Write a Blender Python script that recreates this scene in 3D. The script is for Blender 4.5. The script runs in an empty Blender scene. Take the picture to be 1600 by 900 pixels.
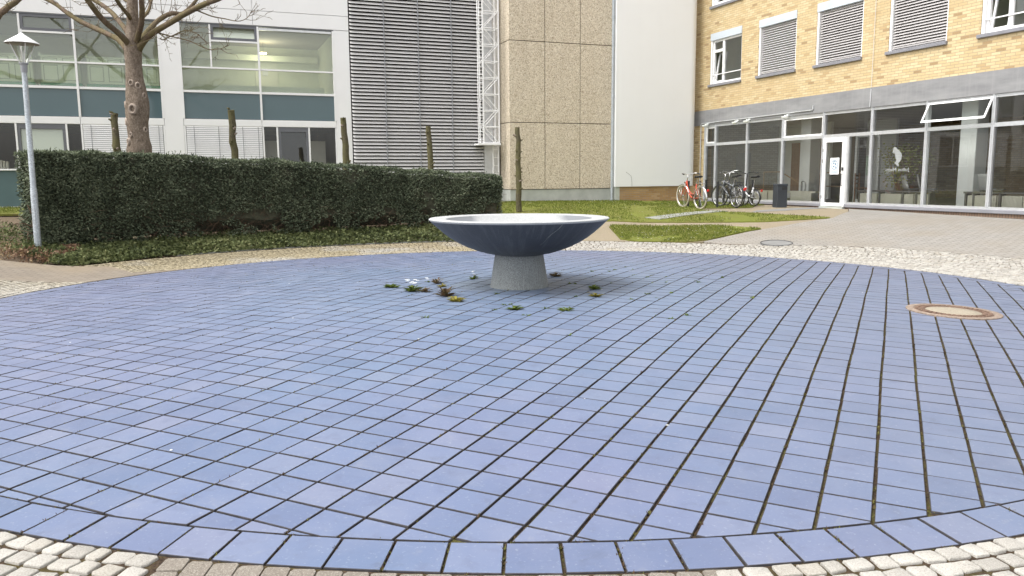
import bpy, bmesh, math, random
from mathutils import Vector, Matrix, noise
from mathutils.geometry import delaunay_2d_cdt
rnd = random.Random(7)
D = bpy.data
scn = bpy.context.scene
COL = scn.collection
R = math.radians
PI = math.pi
def lerp(a, b, t): return a + (b - a) * t
def clamp(x, a=0.0, b=1.0): return max(a, min(b, x))
def smooth(a, b, x):
    t = clamp((x - a) / (b - a)); return t * t * (3 - 2 * t)
def interp(x, xs, ys):
    if x <= xs[0]: return ys[0]
    for i in range(len(xs) - 1):
        if x <= xs[i + 1]: return lerp(ys[i], ys[i + 1], (x - xs[i]) / (xs[i + 1] - xs[i]))
    return ys[-1]

# ------------------------------------------------------------------ terrain
CX, CY, RD = 0.1486, 10.7387, 7.571           # centre and radius of the blue tiled mound
_rk = [0, 1.5, 3, 4.5, 6, 7.571]; _zk = [.202, .1913, .1636, .1035, .0501, 0]
def dome(r):
    if r >= RD: return 0.0
    i = 0
    while i < 4 and r > _rk[i + 1]: i += 1
    def m(k):
        if k == 0: return 0
        if k == 5: return (_zk[5] - _zk[4]) / (_rk[5] - _rk[4])
        return (_zk[k + 1] - _zk[k - 1]) / (_rk[k + 1] - _rk[k - 1])
    h = _rk[i + 1] - _rk[i]; t = (r - _rk[i]) / h
    return ((2*t**3 - 3*t*t + 1)*_zk[i] + (t**3 - 2*t*t + t)*h*m(i) + (-2*t**3 + 3*t*t)*_zk[i+1] + (t**3 - t*t)*h*m(i+1))
TX = [-30, -15, -5, 0, 4, 7, 12, 30]; TZ = [.95, .92, .88, .84, .79, .70, .67, .67]
def terr(x, y):
    r = math.hypot(x - CX, y - CY)
    if r < RD: return dome(r)
    e = r - RD
    s = 1 - math.exp(-(e / 4.5) ** 2)
    return interp(x, TX, TZ) * s * smooth(7, 14, y)

# ------------------------------------------------------------------ mesh builder
class MB:
    def __init__(s): s.v = []; s.f = []; s.m = []; s.mi = 0
    def add(s, vs, fs):
        b = len(s.v); s.v.extend(vs); s.f.extend([tuple(i + b for i in f) for f in fs]); s.m.extend([s.mi] * len(fs)); return b
    def box(s, x0, x1, y0, y1, z0, z1):
        s.add([(x0,y0,z0),(x1,y0,z0),(x1,y1,z0),(x0,y1,z0),(x0,y0,z1),(x1,y0,z1),(x1,y1,z1),(x0,y1,z1)],
              [(0,3,2,1),(4,5,6,7),(0,1,5,4),(1,2,6,5),(2,3,7,6),(3,0,4,7)])
    def bbox(s, x0, x1, y0, y1, z0, z1, c=.01):
        """box with chamfered edges"""
        xs = (x0, x0+c, x1-c, x1); ys = (y0, y0+c, y1-c, y1); zs = (z0, z0+c, z1-c, z1)
        bm = bmesh.new()
        for a in (1,2):
            for b in (1,2):
                for d in (1,2):
                    X = 0 if a == 1 else 3; Y = 0 if b == 1 else 3; Z = 0 if d == 1 else 3
                    bm.verts.new((xs[X], ys[b], zs[d])); bm.verts.new((xs[a], ys[Y], zs[d])); bm.verts.new((xs[a], ys[b], zs[Z]))
        bmesh.ops.convex_hull(bm, input=bm.verts); s.bm(bm)
    def bm(s, bm):
        bm.verts.index_update()
        s.add([tuple(v.co) for v in bm.verts], [tuple(v.index for v in f.verts) for f in bm.faces]); bm.free()
    def quad(s, a, b, c, d): s.add([a, b, c, d], [(0,1,2,3)])
    def tube(s, pts, rad, n=8, cap=True, jitter=0):
        pts = [Vector(p) for p in pts]
        if not hasattr(rad, '__len__'): rad = [rad] * len(pts)
        up = None; rings = []
        for i, p in enumerate(pts):
            t = (pts[min(i+1, len(pts)-1)] - pts[max(i-1, 0)])
            if t.length < 1e-9: t = Vector((0,0,1))
            t.normalize()
            if up is None: up = Vector((0,0,1)).cross(t) if abs(t.z) < .9 else Vector((1,0,0)).cross(t)
            up = (up - t * up.dot(t)).normalized(); w = t.cross(up)
            ring = []
            for k in range(n):
                a = 2 * PI * k / n; rr = rad[i] * (1 + (rnd.uniform(-jitter, jitter) if jitter else 0))
                ring.append(tuple(p + up * (math.cos(a) * rr) + w * (math.sin(a) * rr)))
            rings.append(ring)
        b = len(s.v); vs = [q for r_ in rings for q in r_]; fs = []
        for i in range(len(pts) - 1):
            for k in range(n):
                a0 = i*n + k; a1 = i*n + (k+1) % n; fs.append((a0, a1, a1 + n, a0 + n))
        if cap: fs.append(tuple(range(n-1, -1, -1))); fs.append(tuple((len(pts)-1)*n + k for k in range(n)))
        s.add(vs, fs)
    def lathe(s, prof, n=48, c=(0,0,0), closed=False):
        vs = []; fs = []; m = len(prof)
        for r_, z in prof:
            for k in range(n):
                a = 2*PI*k/n; vs.append((c[0] + r_*math.cos(a), c[1] + r_*math.sin(a), c[2] + z))
        for i in range(m - 1):
            for k in range(n):
                k2 = (k+1) % n; fs.append((i*n+k, i*n+k2, (i+1)*n+k2, (i+1)*n+k))
        if closed:
            fs.append(tuple(range(n-1, -1, -1))); fs.append(tuple((m-1)*n + k for k in range(n)))
        s.add(vs, fs)
    def torus(s, c, R0, r0, ax, n=32, m=8):
        """torus with axis vector ax"""
        ax = Vector(ax).normalized(); u = ax.orthogonal().normalized(); w = ax.cross(u); c = Vector(c)
        vs = []; fs = []
        for i in range(n):
            a = 2*PI*i/n; d = u*math.cos(a) + w*math.sin(a)
            for k in range(m):
                b = 2*PI*k/m; vs.append(tuple(c + d*(R0 + r0*math.cos(b)) + ax*(r0*math.sin(b))))
        for i in range(n):
            for k in range(m): fs.append((i*m+k, ((i+1)%n)*m+k, ((i+1)%n)*m+(k+1)%m, i*m+(k+1)%m))
        s.add(vs, fs)
    def build(s, name, mats, parent=None, smooth=False, loc=None, rz=0, autosmooth=None):
        me = D.meshes.new(name); me.from_pydata(s.v, [], s.f)
        if not isinstance(mats, (list, tuple)): mats = [mats]
        for m in mats: me.materials.append(m)
        if len(mats) > 1: me.polygons.foreach_set('material_index', s.m)
        if smooth: me.polygons.foreach_set('use_smooth', [True] * len(me.polygons))
        me.update()
        if autosmooth: me.set_sharp_from_angle(angle=R(autosmooth))
        o = D.objects.new(name, me); COL.objects.link(o)
        if parent: o.parent = parent
        if loc: o.location = loc
        o.rotation_euler.z = rz
        return o
def tag(o, label=None, cat=None, group=None, kind=None):
    if label: o['label'] = label
    if cat: o['category'] = cat
    if group: o['group'] = group
    if kind: o['kind'] = kind
    return o
def empty(name, loc, rz=0, label=None, cat=None, group=None):
    o = D.objects.new(name, None); COL.objects.link(o); o.location = loc; o.rotation_euler.z = rz
    o.empty_display_size = .2
    return tag(o, label, cat, group)
def copy_tree(o, parent=None):
    c = o.copy(); COL.objects.link(c); c.parent = parent
    for ch in [q for q in D.objects if q.parent == o]: copy_tree(ch, c)
    return c

# ------------------------------------------------------------------ materials
class NT:
    def __init__(s, name):
        s.mat = D.materials.new(name); s.mat.use_nodes = True; s.t = s.mat.node_tree; s.t.nodes.clear()
        s.out = s.n('ShaderNodeOutputMaterial')
    def n(s, typ, **kw):
        nd = s.t.nodes.new(typ)
        for k, v in kw.items(): setattr(nd, k, v)
        return nd
    def l(s, a, b): s.t.links.new(a, b)
    def set(s, sock, v):
        if hasattr(v, 'is_linked') or isinstance(v, bpy.types.NodeSocket): s.l(v, sock)
        else:
            if isinstance(v, tuple) and len(v) == 3 and sock.type == 'RGBA': v = (*v, 1)
            sock.default_value = v
    def math(s, op, a, b=0.0, c=None):
        nd = s.n('ShaderNodeMath', operation=op); s.set(nd.inputs[0], a); s.set(nd.inputs[1], b)
        if c is not None: s.set(nd.inputs[2], c)
        return nd.outputs[0]
    def mix(s, f, a, b, blend='MIX'):
        nd = s.n('ShaderNodeMix', data_type='RGBA', blend_type=blend); s.set(nd.inputs[0], f); s.set(nd.inputs[6], a); s.set(nd.inputs[7], b); return nd.outputs[2]
    def noise(s, vec, scale, detail=4, rough=.55, dist=0):
        nd = s.n('ShaderNodeTexNoise'); s.l(vec, nd.inputs['Vector']); nd.inputs['Scale'].default_value = scale
        nd.inputs['Detail'].default_value = detail; nd.inputs['Roughness'].default_value = rough; nd.inputs['Distortion'].default_value = dist
        return nd.outputs['Fac']
    def ramp(s, f, stops, interp='LINEAR'):
        nd = s.n('ShaderNodeValToRGB'); s.set(nd.inputs[0], f); cr = nd.color_ramp; cr.interpolation = interp
        while len(cr.elements) < len(stops): cr.elements.new(.5)
        for e, (p, c) in zip(cr.elements, stops):
            e.position = p; e.color = (*c, 1) if not isinstance(c, (int, float)) else (c, c, c, 1)
        return nd.outputs[0]
    def coord(s, kind='Object'):
        return s.n('ShaderNodeTexCoord').outputs[kind]
    def sep(s, v):
        nd = s.n('ShaderNodeSeparateXYZ'); s.l(v, nd.inputs[0]); return nd.outputs
    def comb(s, x, y, z):
        nd = s.n('ShaderNodeCombineXYZ'); s.set(nd.inputs[0], x); s.set(nd.inputs[1], y); s.set(nd.inputs[2], z); return nd.outputs[0]
    def scale(s, v, sc):
        nd = s.n('ShaderNodeMapping'); s.l(v, nd.inputs[0]); nd.inputs['Scale'].default_value = sc; return nd.outputs[0]
    def bump(s, h, strength=.3, dist=.01):
        nd = s.n('ShaderNodeBump'); s.l(h, nd.inputs['Height']); nd.inputs['Strength'].default_value = strength; nd.inputs['Distance'].default_value = dist; return nd.outputs[0]
    def pbr(s, col, rough=.6, metal=0, spec=.5, normal=None, emis=None, trans=None):
        nd = s.n('ShaderNodeBsdfPrincipled'); s.set(nd.inputs['Base Color'], col); s.set(nd.inputs['Roughness'], rough)
        s.set(nd.inputs['Metallic'], metal); s.set(nd.inputs['Specular IOR Level'], spec)
        if normal is not None: s.l(normal, nd.inputs['Normal'])
        if emis: nd.inputs['Emission Color'].default_value = (*emis[0], 1); nd.inputs['Emission Strength'].default_value = emis[1]
        s.l(nd.outputs[0], s.out.inputs[0]); return nd
def vmul(c, k): return tuple(min(1, x * k) for x in c)
def simple(name, col, rough=.6, var=.12, scale=3, metal=0, spec=.5, bump=0, bscale=30, stretch=None, speck=0, sscale=120):
    m = NT(name); v = m.coord()
    if stretch: v = m.scale(v, stretch)
    f = m.noise(v, scale, 5)
    c = m.mix(m.ramp(f, [(.3, 0), (.7, 1)]), vmul(col, 1 - var), vmul(col, 1 + var))
    if speck:
        f2 = m.noise(v, sscale, 2)
        c = m.mix(m.ramp(f2, [(.42, 1), (.5, 0)]), c, vmul(col, 1 - speck)); c = m.mix(m.ramp(f2, [(.56, 0), (.63, 1)]), c, vmul(col, 1 + speck))
    nrm = None
    if bump: nrm = m.bump(m.noise(v, bscale, 4), bump, .01)
    m.pbr(c, rough, metal, spec, nrm); return m.mat
def leafmat(name, stops, rough=.55, trans=.25):
    m = NT(name); g = m.n('ShaderNodeNewGeometry'); f = g.outputs['Random Per Island']
    v = m.coord(); big = m.noise(v, 1.3, 3)
    c = m.ramp(m.math('ADD', m.math('MULTIPLY', f, .7), m.math('MULTIPLY', m.math('SUBTRACT', big, .5), .9)), stops)
    b = m.n('ShaderNodeBsdfPrincipled'); m.l(c, b.inputs['Base Color']); b.inputs['Roughness'].default_value = rough; b.inputs['Specular IOR Level'].default_value = .15
    t = m.n('ShaderNodeBsdfTranslucent'); m.l(c, t.inputs[0]); x = m.n('ShaderNodeMixShader'); x.inputs[0].default_value = trans
    m.l(b.outputs[0], x.inputs[1]); m.l(t.outputs[0], x.inputs[2]); m.l(x.outputs[0], m.out.inputs[0]); return m.mat
def glassmat(name, tint=(.86, .9, .88), refl=2.0, base=.03, haze=.0, ripple=0.0, veil=(.72, .80, .64)):
    m = NT(name); tr = m.n('ShaderNodeBsdfTransparent'); tr.inputs[0].default_value = (*tint, 1)
    gl = m.n('ShaderNodeBsdfGlossy'); gl.inputs['Roughness'].default_value = 0.0; gl.inputs[0].default_value = (.95, .97, .97, 1)
    fr = m.n('ShaderNodeFresnel'); fr.inputs[0].default_value = 1.5
    f = m.math('MINIMUM', m.math('ADD', m.math('MULTIPLY', fr.outputs[0], refl), base), 1)
    if ripple:
        v = m.coord(); nb = m.bump(m.noise(v, 1.1, 2), ripple, .02); m.l(nb, gl.inputs['Normal'])
    x = m.n('ShaderNodeMixShader'); m.l(f, x.inputs[0]); m.l(tr.outputs[0], x.inputs[1]); m.l(gl.outputs[0], x.inputs[2])
    last = x.outputs[0]
    if haze:
        df = m.n('ShaderNodeBsdfDiffuse'); df.inputs[0].default_value = (*veil, 1)  # pale diffuse veil mixed into the pane, imitating soft reflections
        y = m.n('ShaderNodeMixShader'); y.inputs[0].default_value = haze; m.l(last, y.inputs[1]); m.l(df.outputs[0], y.inputs[2]); last = y.outputs[0]
    m.l(last, m.out.inputs[0]); return m.mat
def masonry(name, axes, w, h, joint, stops, mortar, rough=.75, off=.5, bump=.4, soil=None, dark=None, bed=None, spec=.4):
    """per-unit coloured bricks / pavers laid in running bond; axes picks the two object axes"""
    m = NT(name); v = m.coord(); s_ = m.sep(v); X = s_[axes[0]]; Y = s_[axes[1]]
    ry = m.math('DIVIDE', Y, h); row = m.math('FLOOR', ry)
    rx = m.math('ADD', m.math('DIVIDE', X, w), m.math('MULTIPLY', m.math('MODULO', m.math('ABSOLUTE', row), 2.0), off))
    colm = m.math('FLOOR', rx)
    wn = m.n('ShaderNodeTexWhiteNoise', noise_dimensions='2D'); m.l(m.comb(colm, row, 0.0), wn.inputs['Vector'])
    fx = m.math('SUBTRACT', rx, colm); fy = m.math('SUBTRACT', ry, row)
    ex = m.math('MULTIPLY', m.math('MINIMUM', fx, m.math('SUBTRACT', 1.0, fx)), w)
    ey = m.math('MULTIPLY', m.math('MINIMUM', fy, m.math('SUBTRACT', 1.0, fy)), h)
    e = m.math('MINIMUM', ex, m.math('MULTIPLY', ey, 1.0 if bed is None else bed))
    mask = m.ramp(e, [(joint * .35, 0), (joint * .75, 1)])
    c = m.ramp(wn.outputs['Value'], stops, 'CONSTANT')
    n1 = m.noise(v, 30, 4); c = m.mix(.3, c, m.mix(n1, vmul(stops[0][1], .45), vmul(stops[0][1], 1.5)))
    c = m.mix(mask, mortar, c)
    big = m.noise(v, .55, 5)
    if soil: c = m.mix(m.math('MULTIPLY', m.ramp(big, [(.42, 0), (.68, 1)]), soil[1]), c, soil[0])
    nb = m.bump(m.math('ADD', m.math('MULTIPLY', mask, 1.0), m.math('MULTIPLY', n1, .35)), bump, .006)
    m.pbr(c, rough, 0, spec, nb); return m.mat

def tile_mat():
    m = NT('blue clay tile'); v = m.coord(); g = m.n('ShaderNodeNewGeometry'); rp = g.outputs['Random Per Island']
    c = m.ramp(rp, [(0, (.088, .124, .212)), (.3, (.106, .145, .236)), (.6, (.114, .153, .248)), (.88, (.126, .162, .25)), (1, (.146, .172, .246))])
    s_ = m.sep(v)
    big = m.noise(v, .35, 3)
    c = m.mix(m.ramp(big, [(.38, 0), (.66, 1)]), c, m.mix(.5, c, (.140, .142, .238)))
    wob = m.math('MULTIPLY', m.math('SUBTRACT', m.noise(v, .5, 4, .6), .5), 4.0)
    c = m.mix(m.math('MULTIPLY', m.ramp(m.math('DIVIDE', m.math('ADD', s_[0], m.math('ADD', wob, 4.0)), 10.0), [(.40, 0), (.8, 1)]), .62), c, (.130, .148, .202))
    c = m.mix(m.math('MULTIPLY', m.ramp(m.math('DIVIDE', m.math('ADD', m.math('MULTIPLY', s_[0], -1.0), m.math('ADD', wob, 2.0)), 10.0), [(.40, 0), (.8, 1)]), .55), c, (.142, .152, .222))
    mid = m.noise(v, 2.2, 5, .65)
    c = m.mix(m.math('MULTIPLY', m.ramp(mid, [(.45, 0), (.75, 1)]), .45), c, (.18, .20, .27))
    # limescale splashed round the fountain foot
    dx = m.math('SUBTRACT', s_[0], CX); dy = m.math('SUBTRACT', s_[1], CY)
    rr = m.math('SQRT', m.math('ADD', m.math('MULTIPLY', dx, dx), m.math('MULTIPLY', dy, dy)))
    ex_ = m.math('ADD', dx, .22); ey_ = m.math('SUBTRACT', dy, .20)
    r2_ = m.math('SQRT', m.math('ADD', m.math('MULTIPLY', ex_, ex_), m.math('MULTIPLY', ey_, ey_)))
    st = m.ramp(m.math('ADD', r2_, m.math('MULTIPLY', m.math('SUBTRACT', m.noise(v, 1.6, 4), .5), .25)), [(.0, 1), (.70, .8), (.78, 0)])
    c = m.mix(m.math('MULTIPLY', st, .6), c, (.26, .28, .28))
    alg = m.ramp(m.math('DIVIDE', m.math('ADD', rr, m.math('MULTIPLY', m.math('SUBTRACT', mid, .5), 2.5)), 6.5), [(.15, .6), (.95, 0)])
    c = m.mix(alg, c, (.120, .172, .246))
    fine = m.noise(v, 55, 3, .6)
    c = m.mix(m.ramp(fine, [(.60, 0), (.74, .5)]), c, (.28, .30, .35))
    fine2 = m.noise(v, 9, 4, .6)
    c = m.mix(m.ramp(fine2, [(.3, .28), (.46, 0)]), c, (.085, .10, .165))
    bl = m.noise(v, 4.5, 6, .7, .6)
    c = m.mix(m.ramp(bl, [(.28, .40), (.42, 0)]), c, (.075, .088, .13))
    c = m.mix(m.ramp(bl, [(.60, 0), (.74, .38)]), c, (.23, .235, .26))
    rg = m.ramp(m.math('ADD', m.math('MULTIPLY', mid, .6), m.math('MULTIPLY', rp, .4)), [(.2, .42), (.8, .62)])
    nb = m.bump(m.math('ADD', m.noise(v, 16, 4), m.math('MULTIPLY', m.noise(v, 140, 2), .25)), .22, .006)
    m.pbr(c, rg, 0, .45, nb); return m.mat
def stone_mat(name, cols, speckle=.5):
    m = NT(name); v = m.coord(); g = m.n('ShaderNodeNewGeometry')
    c = m.ramp(g.outputs['Random Per Island'], [(i / (len(cols) - 1), q) for i, q in enumerate(cols)])
    f = m.noise(v, 160, 2, .6); c = m.mix(m.ramp(f, [(.36, .75 * speckle), (.5, 0)]), c, (.14, .12, .10)); c = m.mix(m.ramp(f, [(.55, 0), (.7, .5)]), c, (.45, .43, .39))
    big = m.noise(v, .5, 4); s_ = m.sep(v)
    gold = m.math('MULTIPLY', m.ramp(m.math('ADD', big, m.math('MULTIPLY', s_[0], -.03)), [(.45, 0), (.62, 1)]), m.ramp(m.math('DIVIDE', s_[1], 20.0), [(.55, 0), (.75, .75)]))
    c = m.mix(gold, c, (.27, .22, .12))
    nb = m.bump(m.noise(v, 45, 5, .65), .8, .012); m.pbr(c, .85, 0, .3, nb); return m.mat
def dirt_mat(name, a, b, cgreen, amount=.5):
    m = NT(name); v = m.coord(); f = m.noise(v, 40, 5, .7); c = m.mix(m.ramp(f, [(.35, 0), (.65, 1)]), a, b)
    f2 = m.noise(v, 2.0, 5, .7); f3 = m.noise(v, 24, 3, .6)
    c = m.mix(m.math('MULTIPLY', m.ramp(m.math('ADD', m.math('MULTIPLY', f2, .55), m.math('MULTIPLY', f3, .45)), [(.47, 0), (.6, 1)]), amount), c, cgreen)
    m.pbr(c, .95, 0, .1, m.bump(f, 1, .02)); return m.mat
def lawn_mat():
    m = NT('lawn turf'); v = m.coord(); f = m.noise(v, .8, 6, .7); f2 = m.noise(v, 14, 5, .75)
    c = m.ramp(m.math('ADD', m.math('MULTIPLY', f, .55), m.math('MULTIPLY', f2, .45)), [(.34, (.16, .135, .06)), (.45, (.15, .15, .04)), (.56, (.145, .17, .03)), (.7, (.23, .22, .08))])
    m.pbr(c, .9, 0, .15, m.bump(f2, 1, .04)); return m.mat
def pebble_mat():
    m = NT('exposed pebble concrete'); v = m.coord(); vo = m.n('ShaderNodeTexVoronoi'); vo.inputs['Scale'].default_value = 40; m.l(v, vo.inputs['Vector'])
    rgb = m.n('ShaderNodeSeparateColor'); m.l(vo.outputs['Color'], rgb.inputs[0])
    c = m.ramp(rgb.outputs[0], [(0, (.30, .245, .18)), (.2, (.53, .455, .345)), (.5, (.645, .565, .44)), (.8, (.73, .655, .525)), (1, (.80, .74, .63))])
    c = m.mix(m.ramp(vo.outputs['Distance'], [(.42, 0), (.7, .4)]), c, (.42, .34, .24))
    st = m.noise(m.scale(v, (2.2, 2.2, .16)), 1.2, 4); c = m.mix(m.ramp(st, [(.5, 0), (.75, .22)]), c, (.38, .31, .22))
    m.pbr(c, .85, 0, .3, m.bump(vo.outputs['Distance'], .7, .02)); return m.mat
def granite(name, base, speck=.35, streak=None, rough=.6):
    m = NT(name); v = m.coord(); f = m.noise(v, 110, 2, .6)
    c = m.ramp(f, [(.36, vmul(base, 1 - speck)), (.5, base), (.64, vmul(base, 1 + speck))])
    big = m.noise(v, 1.5, 5); c = m.mix(m.ramp(big, [(.4, 0), (.7, .35)]), c, vmul(base, .7))
    if streak:
        s_ = m.sep(v); a = m.math('ARCTAN2', s_[1], s_[0])
        k = m.noise(m.comb(m.math('MULTIPLY', a, 17.0), m.math('MULTIPLY', s_[2], 2.6), 3.0), 1.0, 4, .7)
        c = m.mix(m.ramp(k, [(.50, 0), (.66, streak[1])]), c, streak[0])
    m.pbr(c, rough, 0, .45, m.bump(m.noise(v, 60, 4), .35, .006)); return m.mat
def bark(name, a, b, green=None, vs=1.0):
    m = NT(name); v = m.coord(); f = m.noise(m.scale(v, (8*vs, 8*vs, 4.5*vs)), 2.2, 6, .75, .8); f2 = m.noise(v, 30*vs, 4, .7)
    k = m.math('ADD', m.math('MULTIPLY', f, .65), m.math('MULTIPLY', f2, .35))
    c = m.ramp(k, [(.34, vmul(a, .5)), (.48, a), (.66, b)])
    if green: c = m.mix(m.ramp(m.noise(v, 3, 4), [(.4, 0), (.6, .7)]), c, green)
    m.pbr(c, .92, 0, .15, m.bump(k, 1, .03)); return m.mat
def fascia_mat():
    m = NT('weathered grey fascia'); v = m.coord(); f = m.noise(m.scale(v, (.6, 1, 2.5)), 1.5, 6, .65)
    c = m.ramp(f, [(.35, (.20, .20, .205)), (.65, (.27, .27, .27))])
    st = m.noise(m.scale(v, (6, 1, .3)), 1.6, 4); c = m.mix(m.ramp(st, [(.5, 0), (.75, .4)]), c, (.31, .305, .30))
    sp = m.noise(v, 3.5, 3); c = m.mix(m.ramp(sp, [(.74, 0), (.77, .8)]), c, (.62, .60, .56))
    m.pbr(c, .8, 0, .3, m.bump(m.noise(v, 40, 4), .2, .01)); return m.mat

M = {}
M['tile'] = tile_mat()
M['joint'] = dirt_mat('joint soil and moss', (.022, .017, .013), (.085, .058, .040), (.12, .12, .032), .6)
M['tileside'] = simple('dirty tile edge', (.045, .042, .046), .9, .35, 25)
M['soil'] = dirt_mat('bare soil', (.12, .088, .062), (.18, .138, .10), (.09, .09, .03), .35)
M['cobblebed'] = dirt_mat('cobble joint soil', (.040, .028, .020), (.095, .066, .045), (.10, .09, .025), .5)
M['cobble'] = stone_mat('pale granite sett', [(.30, .285, .255), (.37, .352, .318), (.42, .402, .365), (.33, .305, .262)])
M['paver'] = stone_mat('brown concrete paver', [(.19, .165, .135), (.215, .19, .158), (.175, .155, .128)], .9)
M['paving'] = masonry('pale grey paving blocks', (0, 1), .22, .11, .012, [(0, (.250, .238, .218)), (.3, (.270, .256, .234)), (.6, (.288, .273, .25)), (.85, (.232, .219, .20))], (.11, .095, .08), .85, soil=((.22, .185, .14), .5))
M['path'] = masonry('brown paving blocks', (0, 1), .20, .10, .01, [(0, (.20, .168, .132)), (.4, (.22, .188, .15)), (.7, (.185, .155, .122))], (.10, .085, .065), .9, soil=((.24, .19, .125), .6))
M['sandpath'] = dirt_mat('sandy path', (.24, .20, .142), (.30, .255, .19), (.21, .19, .105), .3)
M['asphalt'] = simple('grey asphalt patch', (.185, .185, .18), .9, .12, 6, bump=.3, bscale=60)
M['slab'] = simple('pale concrete slab', (.235, .24, .215), .9, .12, 4)
M['lawn'] = lawn_mat()
M['brick'] = masonry('yellow facing brick', (0, 2), .25, .075, .012, [(0, (.52, .40, .22)), (.25, (.585, .47, .28)), (.52, (.64, .535, .335)), (.74, (.54, .42, .235)), (.89, (.42, .295, .15)), (.955, (.25, .155, .078))], (.33, .27, .17), .8, soil=((.44, .31, .16), .45))
M['plinthbrick'] = masonry('brown plinth brick', (0, 2), .25, .075, .012, [(0, (.40, .24, .10)), (.3, (.46, .29, .13)), (.6, (.36, .21, .09)), (.85, (.50, .34, .18))], (.30, .25, .18), .85, soil=((.34, .25, .17), .6))
M['soldier'] = masonry('soldier course brick', (0, 2), .075, .30, .012, [(0, (.30, .20, .14)), (.5, (.25, .17, .12))], (.14, .11, .09), .85)
M['inbrick'] = masonry('interior brick', (1, 2), .25, .075, .012, [(0, (.36, .33, .25)), (.4, (.42, .385, .29)), (.75, (.33, .30, .22))], (.2, .18, .14), .85)
M['fascia'] = fascia_mat()
M['pebble'] = pebble_mat()
M['joints'] = simple('dark seal', (.05, .045, .04), .8)
M['plinth'] = simple('pale plinth concrete', (.42, .44, .40), .85, .15, 2.5, bump=.2)
_m = NT('white render'); _v = _m.coord(); _st = _m.noise(_m.scale(_v, (3.0, 3.0, .18)), 1.6, 5, .6); _b = _m.noise(_v, .7, 4)
_c = _m.mix(_m.math('MULTIPLY', _m.ramp(_st, [(.48, 0), (.72, 1)]), .06), (.81, .815, .81), (.70, .70, .685)); _c = _m.mix(_m.math('MULTIPLY', _m.ramp(_b, [(.4, 0), (.7, 1)]), .18), _c, (.72, .72, .71))
_sp = _m.noise(_v, 9, 3, .6); _c = _m.mix(_m.ramp(_sp, [(.74, 0), (.78, .35)]), _c, (.6, .6, .59))
_m.pbr(_c, .88, 0, .3, _m.bump(_m.noise(_v, 80, 3), .12, .01)); M['render'] = _m.mat
M['white'] = simple('white coated metal', (.80, .80, .80), .45, .025, 1.2)
M['whiteframe'] = simple('white window frame', (.82, .82, .81), .4, .02, 3)
M['alu'] = simple('brushed aluminium', (.62, .63, .64), .38, .08, 6, metal=.55)
M['louvre'] = simple('light louvre blade', (.56, .55, .54), .5, .05, 2)
M['dark'] = simple('dark cavity', (.025, .024, .024), .9)
M['greyframe'] = simple('dark grey window frame', (.13, .135, .15), .5, .06)
M['teal'] = NT('teal spandrel glass'); _m = M['teal']; _v = _m.coord()
_m.pbr(_m.mix(_m.noise(_v, .7, 3), (.080, .122, .138), (.10, .150, .165)), .06, 0, .6); M['teal'] = _m.mat
M['tealpanel'] = simple('teal painted panel', (.075, .125, .13), .5, .06)
M['glass'] = glassmat('window glass', (.95, .96, .95), 1.6, .015, .025, 0, (.6, .58, .54))
M['clearglass'] = glassmat('clear hopper glass', (.88, .91, .88), .35, .01)
M['greenglass'] = glassmat('green tinted facade glass', (.86, .95, .84), 1.7, .05, .12, .35)
M['blueglass'] = glassmat('pale blue glass', (.55, .65, .72), 2.0, .15, .45)  # half opaque pane, tinted pale blue
M['blind'] = simple('light blind slat', (.78, .78, .77), .5, .03, 3)
M['greyblind'] = simple('grey blind slat', (.42, .40, .39), .55, .05, 3)
M['blindbox'] = simple('pale blue grey metal', (.50, .55, .60), .5, .04, 3)
M['lead'] = simple('grey metal sill', (.22, .22, .24), .5, .1)
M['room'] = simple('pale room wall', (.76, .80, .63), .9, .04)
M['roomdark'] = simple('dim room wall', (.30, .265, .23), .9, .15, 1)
M['ceil'] = simple('ceiling board', (.52, .48, .42), .9, .05)
M['floor'] = simple('room floor', (.16, .15, .14), .5, .1)
M['colpaint'] = simple('white column paint', (.80, .82, .79), .7, .02)
M['convector'] = simple('cream convector', (.84, .82, .68), .6, .04)
M['bench'] = simple('grey shelf board', (.16, .155, .14), .5, .1)
M['chair'] = simple('grey shell plastic', (.45, .45, .43), .5, .05)
M['wood'] = simple('brown wood', (.24, .12, .05), .5, .2, 6, stretch=(1, 1, .2))
M['rail'] = simple('brass rail', (.35, .22, .10), .4, .1)
M['black'] = simple('black rubber', (.018, .018, .018), .6, .1)
M['blackmetal'] = simple('black steel', (.025, .026, .028), .45, .1)
M['chrome'] = simple('steel', (.60, .60, .60), .25, .05, metal=.9)
M["red"] = simple("red orange paint", (.46, .065, .03), .35, .08)
M['greybike'] = simple('grey bicycle paint', (.16, .17, .18), .35, .1)
M['whitebike'] = simple('white bicycle paint', (.75, .76, .76), .35, .03)
M['cream'] = simple('cream tyre', (.42, .38, .30), .7, .1)
M['redlight'] = simple('red reflector', (.55, .02, .015), .3, .05)
M['bin'] = simple('anthracite bin', (.032, .038, .046), .5, .12)
M['galv'] = simple('galvanised steel', (.43, .47, .50), .45, .16, 5, metal=.45, speck=.18, sscale=40)
M['lampgrey'] = simple('grey lamp collar', (.27, .28, .30), .5, .06)
M['lampwhite'] = simple('white lamp hood', (.72, .72, .72), .45, .04)
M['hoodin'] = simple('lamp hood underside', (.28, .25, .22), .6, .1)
M['lens'] = glassmat('clear lantern glass', (.96, .97, .95), .6, .01, .08)
M['bowl'] = granite('dark blue grey granite', (.056, .062, .074), .22, ((.15, .16, .172), .32), .5)
M['rim'] = granite('skylit granite rim', (.40, .405, .40), .16)  # bowl granite painted pale on top, brightness of the sky put into the colour
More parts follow.
